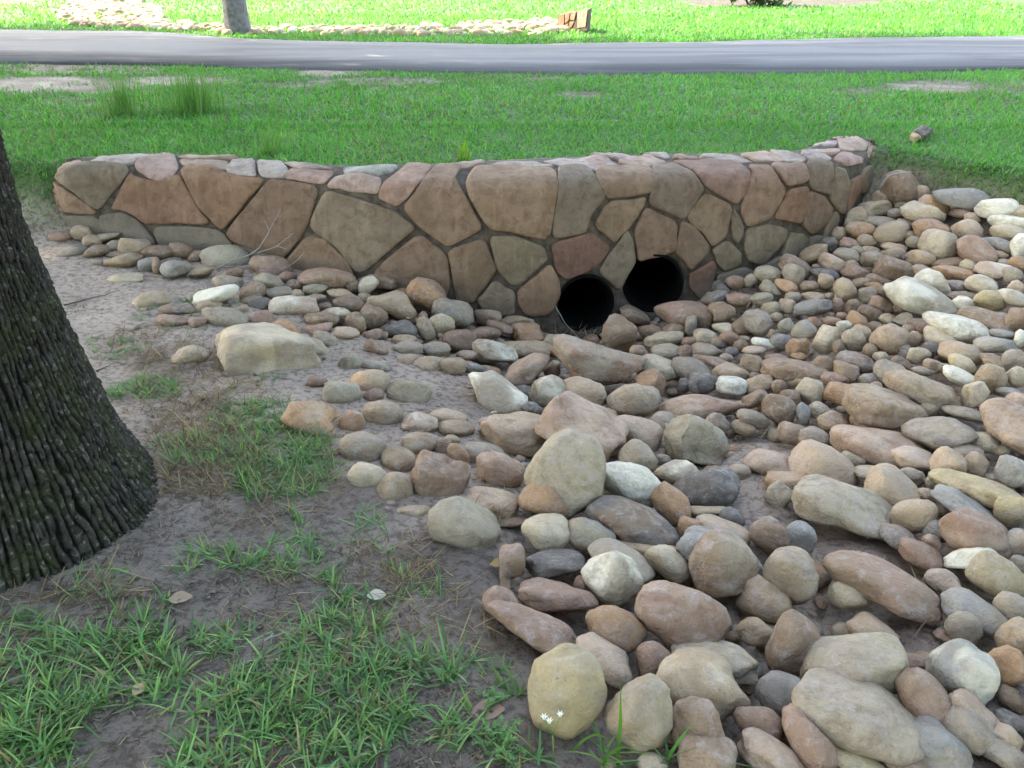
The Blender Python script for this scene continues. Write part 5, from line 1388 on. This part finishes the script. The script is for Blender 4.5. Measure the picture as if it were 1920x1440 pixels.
def dry_leaf(px, py, ln, yaw, tilt, col, label, seed):
    rr_ = np.random.default_rng(seed); c = hit(px, py, .006); n = 9
    t = np.linspace(0, 1, n); w_ = .36 * np.sin(np.pi * np.clip(t, .03, .97)) ** .8
    V = []
    for s in (-1, 0, 1): V.append(np.c_[(t - .5), s * w_, .12 * abs(s) * np.sin(np.pi * t) + .18 * (t - .5) ** 2 + rr_.normal(0, .015, n)])
    V = np.concatenate(V) * ln
    Rm = np.array(Matrix.Rotation(yaw, 3, 'Z') @ Matrix.Rotation(tilt, 3, 'X'))
    V = V @ Rm.T
    F = [(k * n + i, k * n + i + 1, (k + 1) * n + i + 1, (k + 1) * n + i) for k in (0, 1) for i in range(n - 1)]
    o = obj('dry_leaf', mesh_np('dry_leaf', V, np.array(F), M_DRY, True, np.repeat(np.array([col]), len(V), 0)), loc=tuple(c)); tag(o, label, 'leaf', 'fallen dry leaves')
dry_leaf(945, 1094, .055, 1.1, 1.0, (.38, .27, .18), 'tan curled dry leaf standing against the upright brown stone', 1)
dry_leaf(338, 1123, .06, .2, .1, (.34, .25, .17), 'tan dry leaf lying at the top of the grass below the trunk', 2)
dry_leaf(706, 1117, .05, .1, .2, (.52, .48, .38), 'pale broad dry leaf in the dead grass on the mud', 3)
dry_leaf(260, 1293, .04, 1.4, .2, (.50, .36, .20), 'small orange tan leaf on bare mud among the lower left grass', 4)
dry_leaf(512, 1243, .05, 1.2, .5, (.20, .145, .12), 'dark brown curled leaf in the middle of the lower grass', 5)
dry_leaf(915, 1334, .075, .15, .15, (.34, .22, .16), 'long reddish brown dry leaf beside the tiny lacy weed', 6)
dry_leaf(935, 1057, .05, .2, .1, (.35, .24, .08), 'yellow brown catkin-like leaf on dark mud left of the upright stone', 7)

# ------------------------------------------------------------------ second headwall beyond the road
Z0 = Z_LAWN
fa = at_z(1048, 62, Z0 - .05); fb = at_z(1084, 54, Z0); 
fw = empty('far_headwall', tuple(fb)); tag(fw, 'small sunlit stone headwall end beyond the road at the end of the pale rocks', 'wall')
D_ = (fb - CAM) @ FWD; ppm = D_ / FPX
def fbox(p, u, v, w_):
    P = [p, p + u, p + u + v, p + v]; return np.array(P + [q + w_ for q in P])
q = np.array([(0,1,2,3),(4,7,6,5),(0,4,5,1),(1,5,6,2),(2,6,7,3),(3,7,4,0)])
yF = fb[1]
front = [[(1046,30),(1058,27),(1058,48),(1047,50)],[(1059,27),(1069,25),(1066,40),(1059,46)],[(1070,25),(1081,22),(1077,38),(1068,39)],
         [(1051,51),(1066,42),(1065,52),(1056,62)],[(1067,41),(1077,40),(1072,52),(1066,53)],[(1060,60),(1066,54),(1080,54),(1080,62)],[(1082,23),(1102,19),(1098,52),(1082,54)]]
cm = []
P4 = [at_y(1046, 29, yF), at_y(1103, 18, yF - 1.0), at_y(1100, 58, yF - 1.0), at_y(1046, 66, yF)]
V = np.array(P4 + [p + np.array([.1, .55, 0]) for p in P4])
obj('mortar_core', mesh_np('mortar_core', V, q, M_MORTAR, False), fw)
for k, pl in enumerate(front):
    f4 = [at_y(a, b_, yF - .07 - 1.0 * (a - 1046) / 57) for a, b_ in pl]
    V = np.array(f4 + [p + np.array([.02, .1, 0]) for p in f4])
    C = np.repeat(np.array([WCOL['otptobP'[k]]]), 8, 0)
    me = mesh_np('stone', V, q, M_WSTONE, False, C)
    bm = bmesh.new(); bm.from_mesh(me); bmesh.ops.recalc_face_normals(bm, faces=bm.faces); bmesh.ops.bevel(bm, geom=bm.edges[:], offset=.012, segments=2, affect='EDGES'); bm.to_mesh(me); bm.free()
    obj('stone', me, fw)
